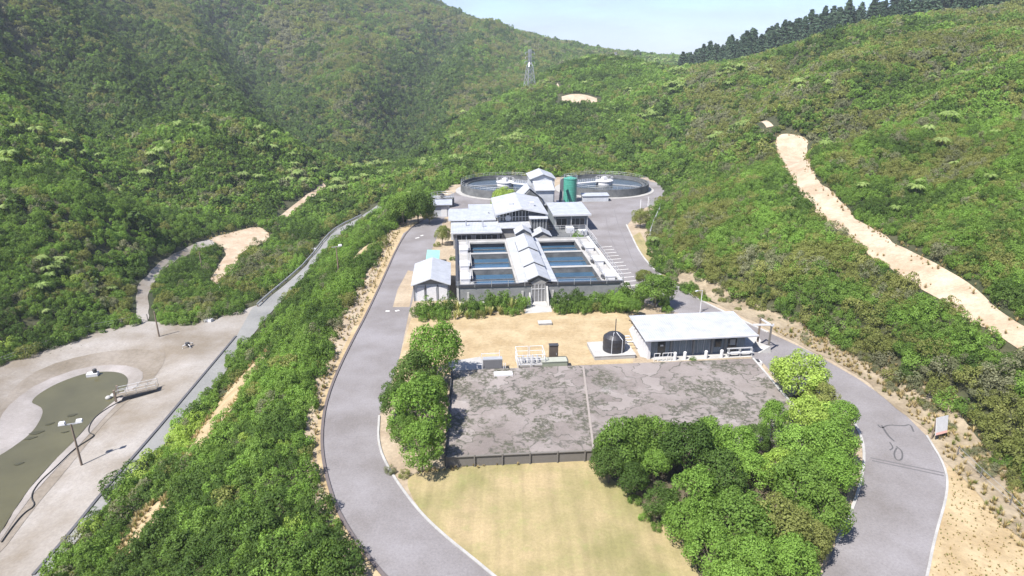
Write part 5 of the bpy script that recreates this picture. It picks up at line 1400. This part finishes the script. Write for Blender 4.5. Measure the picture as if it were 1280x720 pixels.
fence('wire_fence', [at(px_, py_, ZL) for px_, py_ in [(-40, 470), (5, 455), (60, 435), (120, 413), (185, 401)]], 1.3, 4.0, 'grey wire fence along the far side of the pond flat', M['grey_timber'], M['galv'], (.3, .6, .95), ZL)
fence('wire_fence', [at(px_, py_) for px_, py_ in [(1196, 570), (1225, 598), (1262, 632), (1330, 700)]], 1.1, 2.6, 'thin wire fence on the dry grass outside the road bend', M['grey_timber'], M['galv'], (.4, .9), 0.0, None, .035)
# guard rail on the lower road
GR = [hit2(*p) for p in [(322, 384), (345, 363), (387, 327), (407, 298), (424, 284), (452, 271)]]
P2 = smooth_poly(GR, 1, False); o = P2[0]; oz = float(Hz(*o))
t = thing('guard_rail', 'low grey guard rail along the lower road', 'guard rail', (o[0], o[1], oz))
q = MB(o[0], o[1], oz)
for a, b in zip(P2[:-1], P2[1:]): za, zb = float(Hz(*a)), float(Hz(*b)); q.bar((a[0], a[1], za + .6), (b[0], b[1], zb + .6), .12, .34)
q.build('rail', M['galv'], t)
for a in P2[::1]:
    za = float(Hz(*a)); q = MB(o[0], o[1], oz); q.box(a[0] - .08, a[0] + .08, a[1] + .07, a[1] + .22, za - .1, za + .75); q.build('post', M['timber'], t)
# sign board
x, y = at(1179, 549); t = thing('sign_board', 'blank white sign board with a faded pink lower edge beside the road bend', 'sign', (x, y, 0), .35)
q = MB(); q.add([(-1.35, -.05, .75), (.25, -.05, .75), (.25, .25, 2.6), (-1.35, .25, 2.6), (-1.35, .0, .72), (.25, .0, .72), (.25, .3, 2.57), (-1.35, .3, 2.57)], [(0, 1, 2, 3), (7, 6, 5, 4), (0, 4, 5, 1), (1, 5, 6, 2), (2, 6, 7, 3), (3, 7, 4, 0)]); b_ = q.build('board', M['white'], t)
q = MB(); q.add([(-1.35, -.058, .76), (.25, -.058, .76), (.25, -.012, 1.02), (-1.35, -.012, 1.02)], [(0, 1, 2, 3)]); q.build('pink_band', plain('faded_pink', (.62, .36, .32), .6), b_)
for x_ in (-1.2, .1):
    q = MB(); q.box(x_ - .05, x_ + .05, .31, .41, 0, 2.4); q.build('post', M['timber'], t)
q = MB(); q.bar((.1, .4, 1.5), (.25, 1.4, 0), .07, .07); q.build('brace', M['dark_steel'], t)

# ---- pond furniture
def low(px_, py_, z=ZL): x, y = at(px_, py_, z); return x, y, float(Hz(x, y))
x, y = at(116, 468, ZW + .3); t = thing('aerator_float', 'white float with dark motor at the far end of the pond', 'float', (x, y, ZW + .12), .3)
q = MB(); q.box(-.75, .75, -.5, .5, -.1, .45); q.build('float', M['white'], t); q = MB(); q.lathe(.35, 0, [(.3, .453), (.3, 1.0), (.1, 1.1)], 12); q.build('motor', M['dark_steel'], t)
x, y, z = low(235, 434); t = thing('pipe_stand', 'small white pipe stand with dark feet on the pale gravel', 'pipe stand', (x, y, z + .05), .3)
q = MB()
for a in range(4): q.tube([(0, 0, .55), (math.cos(a * PI / 2 + .6) * .8, math.sin(a * PI / 2 + .6) * .8, .45), (math.cos(a * PI / 2 + .6) * .85, math.sin(a * PI / 2 + .6) * .85, 0)], .07, 6)
q.build('frame', M['white'], t); q = MB(); q.lathe(0, 0, [(.35, .3), (.35, .75), (.05, .8)], 10); q.build('hub', M['dark_steel'], t)
# jetty rails
x, y, z = low(152, 497, ZL - .6); t = thing('jetty', 'low ramp with thin grey handrails at the pond edge', 'jetty', (x, y, -8.5), .35)
q = MB(); q.slab([(-.6, -.5, .3), (4.6, -.2, .62), (4.6, 1.3, .62), (-.6, .9, .3)], .14); q.build('ramp', M['silt'], t)
q = MB()
for yy, dy in ((-.45, .3), (.85, .4)):
    for i in range(5): f = i / 4; q.tube([(-.5 + 5 * f, yy + dy * f, .28 + .3 * f), (-.5 + 5 * f, yy + dy * f, 1.2 + .3 * f)], .035, 5)
    for h in (.5, .9): q.tube([(-.5, yy, .3 + h), (4.5, yy + dy, .6 + h)], .03, 5)
q.build('handrail', M['galv'], t)
q = MB(); q.box(-.7, -.45, -.8, -.55, -.3, 1.5); q.build('post', M['timber'], t); q = MB(); q.box(-.7, -.45, 1.0, 1.25, -.3, 1.3); q.build('post', M['timber'], t)
for i, p in enumerate([(136, 499), (142, 496)]):
    x, y = at(p[0], p[1], ZW); q = MB(); q.lathe(0, 0, [(.05, -.1), (.38, .0), (.42, .2), (.25, .38), (.03, .45)], 9)
    tag(q.build('rock', M['pale_concrete'], None, (x, y, ZW + .1), True), ['pale rock in the pond close to the jetty', 'second pale rock between pond rock and jetty post'][i], 'rock', 'rocks by the jetty')
rw = random.Random(12)
for i, (p, n) in enumerate([((46, 541), 1.1), ((38, 548), .8), ((62, 530), .7), ((90, 519), .9), ((82, 540), .5), ((24, 580), .6)]):
    x, y = at(p[0], p[1], ZW + .12); q = MB(); k = 11
    q.prism([(n * rw.uniform(.5, 1.1) * math.cos(2 * PI * j / k), n * .45 * rw.uniform(.4, 1.1) * math.sin(2 * PI * j / k)) for j in range(k)], 0, .05)
    o = q.build('weed_mat', plain('dark_pond_weed', (.035, .035, .02), .9) if i == 0 else bpy.data.materials['dark_pond_weed'], None, (x, y, ZW + .125)); o.rotation_euler.z = .5
    tag(o, 'small dark weed mat floating on the murky pond', 'pond weed', 'weed mats on the pond')
# hose
hp = [(0, 672), (12, 655), (28, 636), (44, 628), (36, 616), (46, 598), (70, 578), (92, 556), (112, 545), (118, 540), (108, 536), (113, 520), (128, 508), (150, 497)]
q = MB(); pts = []
for p in smooth_poly(hp, 2, False): x, y = at(p[0], p[1], ZL - .5); pts.append((x, y, float(Hz(x, y)) + .16))
q.tube(pts, .07, 5); tag(q.build('hose', M['rubber'], None), 'dark hose winding along the pond bank', 'hose')
# timber trough and loose markers by the clay track
x, y, z = low(285, 356, -7.7); t = thing('trough', 'long pale trough lying in the dry grass gap by the clay track', 'trough', (x, y, z + .05), 1.0)
q = MB(); q.box(-1.7, 1.7, -.35, .35, 0, .12).box(-1.7, 1.7, -.35, -.25, .12, .55).box(-1.7, 1.7, .25, .35, .12, .55); q.build('body', M['white'], t)
q = MB(); q.box(-1.8, -1.703, -.4, .4, 0, .6).box(1.703, 1.8, -.4, .4, 0, .6); q.build('end_board', M['fascia'], t)
for i, (p, lb) in enumerate([((392, 313), 'white block at the edge of the lower road beside the guard rail'), ((349, 308), 'white block among bushes near the clay clearing'), ((261, 402), 'small white marker block at the bush edge by the pond flat')]):
    h = hit(*p); q = MB(); q.prism([(-.7, -.35), (.6, -.4), (.75, .3), (-.5, .4)], 0, .55)
    tag(q.build('concrete_block', M['white'], None, (h[0], h[1], h[2])), lb, 'block', 'white blocks along the lower road')
# green tarpaulin covered bank end of the lower road
# ---- pylon and ridge hut
x, y, z = hit(662, 111); H_ = 23.0
t = thing('pylon', 'grey steel lattice pylon on the spur before the mountain', 'pylon', (x, y, z), .5)
q = MB()
def w_(h): return 2.6 * (1 - h / H_) ** 1.1 * .9 + .55 if h < 15 else .62
hs = [0, 3.5, 7, 10, 13, 15.5, 18, 20.5, 23]
for h0, h1 in zip(hs[:-1], hs[1:]):
    a, b = w_(h0), w_(h1); c0 = [(-a, -a), (a, -a), (a, a), (-a, a)]; c1 = [(-b, -b), (b, -b), (b, b), (-b, b)]
    for i in range(4):
        j = (i + 1) % 4
        q.bar((*c0[i], h0), (*c1[i], h1), .30, .30); q.bar((*c0[i], h0), (*c1[j], h1), .16, .16); q.bar((*c0[j], h0), (*c1[i], h1), .16, .16); q.bar((*c1[i], h1), (*c1[j], h1), .16, .16)
q.build('lattice', M['galv'], t)
for h, l in ((16, 3.4), (18.6, 3.0), (21.2, 3.2)):
    q = MB(); q.bar((-l, 0, h), (l, 0, h), .22, .22); q.bar((-l, 0, h), (0, 0, h + 1.0), .14, .14); q.bar((l, 0, h), (0, 0, h + 1.0), .14, .14); c_ = q.build('cross_arm', M['galv'], t)
    q = MB(); q.tube([(-l, 0, h), (-l, 0, h - 1.2)], .12, 6); q.tube([(l, 0, h), (l, 0, h - 1.2)], .12, 6); q.build('insulator', M['white'], c_)
h = hit(769, 74) or hit(769, 78)
t = thing('ridge_tower', 'small grey tower block on the saddle at the skyline', 'tower', h, .2)
q = MB(); q.prism([(-1.2, -1), (1.2, -1), (1.2, 1), (-1.2, 1)], -1, 7.0); q.build('shaft', M['concrete'], t); q = MB(); q.box(-1.5, 1.5, -1.3, 1.3, 7.003, 7.5); q.build('cap', M['pale_concrete'], t)

# ------------------------------------------------------------------ single trees and garden shrubs
CR = {k: [crown('crown', LEAF[k], 800 + 9 * i + j, 52, 6800, .043, -.55, 1.0) for j in range(3)] for i, k in enumerate(['mid', 'bright', 'dark', 'lime', 'olive'])}
TR = [trunkm('trunk', M['bark'], 1.0, .055, .035, 50 + j, 5, .42, 1.25) for j in range(3)]
TREE0 = {}
rt = random.Random(21)
def tree(px_, py_, rpx, k, label, zs=1.0, group=None, zc=None, ground=0.0):
    """rpx: crown radius in photo pixels"""
    zc0 = 2.6
    for _ in range(4):
        x, y = at(px_, py_, ground + zc0); R = rpx * 1.2 / F * depth_of(x, y, ground + zc0); zc0 = zc if zc else R * zs * .82 + .75
    j = rt.randrange(3)
    if (k, j) not in TREE0:
        t = thing('tree', '', 'tree'); c = bpy.data.objects.new('crown', CR[k][j]); link(c); c.parent = t
        tr = bpy.data.objects.new('trunk', TR[j]); link(tr); tr.parent = t; TREE0[k, j] = t
    else: t = dup(TREE0[k, j])
    c, tr = [q for q in t.children if q.name.startswith('crown')][0], [q for q in t.children if q.name.startswith('trunk')][0]
    t.location = (x, y, ground); t.rotation_euler = (0, 0, rt.uniform(0, 6.28)); t['label'] = label
    if group: t['group'] = group
    c.location = (0, 0, zc0); c.scale = (R * rt.uniform(.98, 1.08), R * rt.uniform(.98, 1.08), R * zs)
    s = max(.6, zc0); tr.scale = (max(1, R * .9), max(1, R * .9), s * .9)
    return t
GC = 'trees in the clump at the road bend'
for a in [
    (778, 556, 27, 'mid', 'mid green tree at the left tip of the clump where deck front meets lawn', 1.1),
    (762, 578, 20, 'dark', 'dark small tree at the far left of the clump on the lawn edge'),
    (800, 552, 24, 'mid', 'green domed tree second from the left at the deck edge', 1.15),
    (826, 552, 23, 'bright', 'bright rounded tree against the deck left of the broad dark tree', 1.05),
    (858, 562, 27, 'dark', 'broad dark tree in the middle of the deck edge', 1.15),
    (888, 548, 22, 'bright', 'tree with tufted top right of the dark middle tree at the deck edge', 1.1),
    (917, 556, 22, 'bright', 'bright rounded tree near the middle of the deck edge', 1.0),
    (945, 548, 14, 'dark', 'small dark tree between bright tree and slim tree at the deck', 1.1),
    (967, 530, 15, 'bright', 'slim upright bright tree standing over the deck', 1.7),
    (1000, 468, 27, 'lime', 'lone lime green tree at the rear right corner of the deck', .95),
    (1027, 493, 17, 'olive', 'small olive tree just behind the lime tree at the deck corner', .9),
    (1012, 520, 22, 'lime', 'yellow green tree spilling over the right deck edge', .9),
    (1044, 522, 21, 'bright', 'bright green tree nearest the road at the top of the clump', .95),
    (1038, 552, 25, 'bright', 'large bright tree on the road side of the clump', 1.0),
    (1045, 590, 24, 'bright', 'bright tree overhanging the kerb at mid bend', 1.0),
    (1003, 560, 24, 'bright', 'bright tree in the heart of the clump behind the big mid green tree', 1.0),
    (975, 585, 20, 'lime', 'pale lime tree in the hollow at the centre of the clump', .9),
    (940, 588, 20, 'bright', 'light green low tree left of the pale hollow', .9),
    (1000, 605, 30, 'mid', 'big mid green tree at the right centre of the clump', 1.1),
    (1030, 640, 27, 'mid', 'large green tree on the road side casting shade on the seal', 1.1),
    (900, 600, 27, 'dark', 'dark tree in the centre left of the clump', 1.15),
    (868, 618, 26, 'bright', 'bright green tree between dark left shrub and clump centre', 1.05),
    (790, 598, 17, 'dark', 'dark low tree second along the lawn edge of the clump', .9),
    (818, 578, 18, 'bright', 'bright low tree behind the dark shrubs of the lawn edge', .95),
    (826, 628, 20, 'dark', 'dark grey rounded tree on the lawn edge in front of the centre', .9),
    (856, 650, 22, 'bright', 'bright tree on the lawn edge near the lower end of the clump', .95),
    (925, 648, 33, 'mid', 'wide green crown in the lower middle of the clump', 1.05),
    (975, 660, 31, 'olive', 'broad olive tree in the lower right of the clump', 1.05),
    (890, 690, 28, 'bright', 'bright green tree at the bottom of the clump', 1.0),
    (940, 702, 28, 'bright', 'bright green tree at the bottom edge in the middle of three', 1.0),
    (990, 700, 28, 'bright', 'bright tree at the bottom right of the clump', 1.0),
    (1012, 675, 22, 'olive', 'olive tree at the lower right edge by the road', 1.0),
    (915, 735, 28, 'bright', 'bright tree cut by the lower picture edge', 1.0),
]: tree(*a, group=GC)
GL = 'trees left of the deck'
for a in [
    (543, 440, 27, 'bright', 'tall bright tree at the rear left corner of the deck', 1.2),
    (517, 466, 22, 'dark', 'dark tree beside the drive left of the tall bright tree', 1.0),
    (498, 498, 19, 'dark', 'dark low tree nearest the drive left of the deck', 1.0),
    (524, 512, 31, 'bright', 'largest bright tree midway along the left deck edge', 1.1),
    (540, 488, 17, 'mid', 'green tree between the two bright trees at the deck side', 1.0),
    (526, 558, 25, 'bright', 'bright tree at the front left corner of the deck', 1.1),
    (506, 535, 18, 'mid', 'mid green low tree at the drive side below the largest bright tree', .95),
]: tree(*a, group=GL)
for a in [
    (522, 258, 17, 'dark', 'dark full tree at the rear bend of the drive beside the white store', 1.1),
    (503, 262, 16, 'mid', 'green tree left of the dark tree at the rear bend', 1.05),
    (536, 268, 8, 'olive', 'small olive tree close to the white store', 1.0),
    (630, 249, 13, 'lime', 'yellow green tree behind the hall roof near the left clarifier', .9),
    (553, 293, 8.5, 'olive', 'small round olive shrub tree at the corner of the service building', 1.1),
    (801, 272, 9.5, 'olive', 'round olive shrub tree between back road and mesh fence', .95),
    (820, 362, 19, 'mid', 'mid green tree by the parking bays behind the pump house', 1.0),
    (806, 348, 10, 'olive', 'small olive tree at the end of the parking bays', .9),
    (775, 376, 9, 'bright', 'bright small tree at the right front corner of the basins', 1.0),
    (790, 382, 9, 'mid', 'mid green small tree right of the entrance garden', 1.0),
]: tree(*a)
SHB = {k: NEAR[k] for k in NEAR}
FLAX = [flaxm('flax', LEAF['flax'], 900 + j) for j in range(3)]
rs = random.Random(8)
def shrub(px_, py_, rpx, k, label, group, hs=1.0, z=0.0):
    x, y = at(px_, py_, z + .5); R = rpx / F * depth_of(x, y, z + .5)
    m = FLAX[rs.randrange(3)] if k == 'flax' else NEAR[k][rs.randrange(3)]
    o = link(bpy.data.objects.new('flax' if k == 'flax' else 'shrub', m)); o.location = (x, y, z - .05 if z == 0 else float(Hz(x, y)) - .05); o.rotation_euler = (0, 0, rs.uniform(0, 6.28)); o.scale = (R, R, R * hs * (1.15 if k != 'flax' else 1.1))
    return tag(o, label, 'flax' if k == 'flax' else 'shrub', group)
NAMES = {'dark': 'dark green', 'mid': 'mid green', 'bright': 'bright green', 'olive': 'olive', 'lime': 'lime', 'grey': 'grey'}
def bed(x0, y0, x1, y1, n, wid, kinds, side, r=(9.5, 13.5), hs=1.35):
    for i in range(n):
        f = (i + .5) / n; k = kinds[rs.randrange(len(kinds))]
        nm = 'pale flax clump' if k == 'flax' else NAMES[k] + ' shrub'
        shrub(x0 + (x1 - x0) * f + rs.uniform(-2, 2), y0 + (y1 - y0) * f + rs.uniform(-wid, wid), rs.uniform(*r), k, f'{nm} in the garden bed {side}', f'{nm}s in the garden bed {side}', hs)
bed(520, 392, 656, 381, 24, 4, ['dark', 'mid', 'mid', 'bright', 'flax', 'flax'], 'left of the entrance')
bed(524, 398, 650, 388, 16, 2, ['mid', 'bright', 'flax', 'olive'], 'left of the entrance', (6, 9))
bed(695, 383, 796, 376, 20, 4, ['dark', 'mid', 'bright', 'flax', 'mid'], 'right of the entrance')
bed(697, 388, 798, 384, 13, 2, ['mid', 'flax', 'olive', 'bright'], 'right of the entrance', (6, 9))
bed(800, 356, 838, 386, 8, 4, ['olive', 'mid', 'dark', 'flax'], 'behind the pump house', (6, 9))
bed(790, 287, 800, 287, 1, 0, ['bright'], 'of the court', (8, 8)) if False else None
x, y = S(25, 31.5); shrub(*to_px(x, y, .9)[:2], 8, 'bright', 'bright shrub growing through the court platform', 'shrubs by the plant', .9).location.z = .85
for a in [(546, 305, 5, 'olive', 'olive shrub on the grass beside the basins near the service building'), (566, 322, 5, 'mid', 'green shrub at the left wall of the basins'), (558, 336, 4, 'mid', 'small green shrub behind the white garage'),
          (733, 458, 4.5, 'mid', 'green weed tuft at the rear deck edge by the seam'), (752, 456, 4.5, 'olive', 'olive weed tuft at the rear deck edge before the tank plinth'), (866, 447, 5, 'mid', 'green weed tuft before the pump house front'), (680, 466, 4, 'mid', 'green weed tuft by the railing cage'),
          (488, 585, 8, 'grey', 'dry grey shrub at the drive bend left of the deck'), (505, 590, 8, 'olive', 'olive shrub at the front left deck corner'),
          (806, 643, 9, 'bright', 'small bright shrub standing out on the lawn edge'), (822, 655, 9, 'mid', 'small green shrub on the lawn edge next to the bright one'), (794, 622, 10, 'mid', 'green shrub on the lawn edge below the dark trees')]:
    shrub(*a, 'shrubs by the plant')
# shrubs on the sandy verge of the drive
for a in [(478, 305, 9, 'olive'), (455, 330, 9, 'dark'), (447, 357, 9, 'dark'), (432, 372, 8, 'mid'), (470, 318, 7, 'grey'), (437, 345, 8, 'mid')]:
    h = hit(a[0], a[1]); shrub(*a, f'{NAMES[a[3]]} shrub at the upper end of the bank beside the sandy verge', f'{NAMES[a[3]]} shrubs beside the sandy verge', 1.1, h[2] if abs(h[2]) > .05 else 0.0)
# rough dry grass tufts between road and scrub
for i in range(64):
    f = rs.uniform(0, 1); px_ = float(np.interp(f, [0, .25, .5, .75, 1], [870, 960, 1075, 1165, 1270])) + rs.uniform(-6, 14); py_ = float(np.interp(f, [0, .25, .5, .75, 1], [356, 398, 452, 520, 615])) + rs.uniform(-14, 8)
    h = hit(px_, py_); k = rs.choice(['grey', 'olive', 'grey'])
    o = link(bpy.data.objects.new('low_bush', NEAR[k][rs.randrange(3)])); o.location = (h[0], h[1], h[2] - .05); s = rs.uniform(.3, .95); o.scale = (s, s, s * .8); o.rotation_euler = (0, 0, rs.uniform(0, 6))
    tag(o, f'small dry {NAMES[k]} bush on the sandy edge right of the road', 'bush', f'small dry {NAMES[k]} bushes right of the road')

# ------------------------------------------------------------------ sky, sun
w = bpy.data.worlds.new('World'); SC.world = w; w.use_nodes = True
nt = w.node_tree; nt.nodes.clear()
SUN_EL, SUN_AZ = math.radians(55), math.atan2(-.71, -.70)   # compass of the vector to the sun: from behind-left
sk = nt.nodes.new('ShaderNodeTexSky'); sk.sky_type = 'NISHITA'; sk.sun_disc = False
sk.sun_elevation = SUN_EL; sk.sun_rotation = math.atan2(-.71, -.70); sk.altitude = 100; sk.air_density = 1.0; sk.dust_density = .5; sk.ozone_density = 2.0
tc = nt.nodes.new('ShaderNodeTexCoord'); mp = nt.nodes.new('ShaderNodeMapping'); mp.inputs['Scale'].default_value = (2.2, 2.2, 9)
nt.links.new(tc.outputs['Generated'], mp.inputs[0])
cl = _ramp(nt, _noise(nt, 2.2, 6, .6, mp.outputs[0], .4), [(.40, 0), (.72, .75)])
col = _mix(nt, cl, _mix(nt, 1.0, sk.outputs[0], (.58, .66, .88), 'MULTIPLY'), (2.3, 2.6, 3.25))
bg = nt.nodes.new('ShaderNodeBackground'); bg.inputs['Strength'].default_value = .092
nt.links.new(col, bg.inputs['Color'])
wo = nt.nodes.new('ShaderNodeOutputWorld'); nt.links.new(bg.outputs[0], wo.inputs['Surface'])
sd = bpy.data.lights.new('sun', 'SUN'); sd.energy = 4.7; sd.angle = math.radians(.5); sd.color = (1, .95, .87)
so = link(bpy.data.objects.new('sun', sd))
ch = math.cos(SUN_EL)
tosun = Vector((-.71 * ch, -.70 * ch, math.sin(SUN_EL)))
so.rotation_euler = tosun.to_track_quat('Z', 'Y').to_euler(); so.location = (-60, -40, 150)
vs_ = SC.view_settings; vs_.view_transform = 'Standard'; vs_.look = 'None'; vs_.exposure = 1.42; vs_.gamma = 1; vs_.use_curve_mapping = False
SC.render.engine = 'CYCLES'
SC.cycles.max_bounces = 5; SC.cycles.diffuse_bounces = 3; SC.cycles.glossy_bounces = 3; SC.cycles.transmission_bounces = 2; SC.cycles.volume_bounces = 0
SC.cycles.use_denoising = True

# ------------------------------------------------------------------ the summer air
zmax = max(float(Z.max()) + 14, 60); zmin = float(Z.min()) - 1
hb = MB(); hb.box(GX[0] - 5, GX[-1] + 5, GY[0] - 5, GY[-1] + 5, zmin, zmax)
hm, nt, N, L = new_mat('summer_haze')
pv = N.new('ShaderNodeVolumePrincipled'); pv.inputs['Color'].default_value = (.80, .88, 1.0, 1); pv.inputs['Density'].default_value = .00020; pv.inputs['Anisotropy'].default_value = .1
o_ = N.new('ShaderNodeOutputMaterial'); L.new(pv.outputs[0], o_.inputs['Volume'])
tag(hb.build('haze', hm), 'thin summer haze over the whole valley', 'haze', kind='stuff')
print('ZMAX', zmax, zmin)
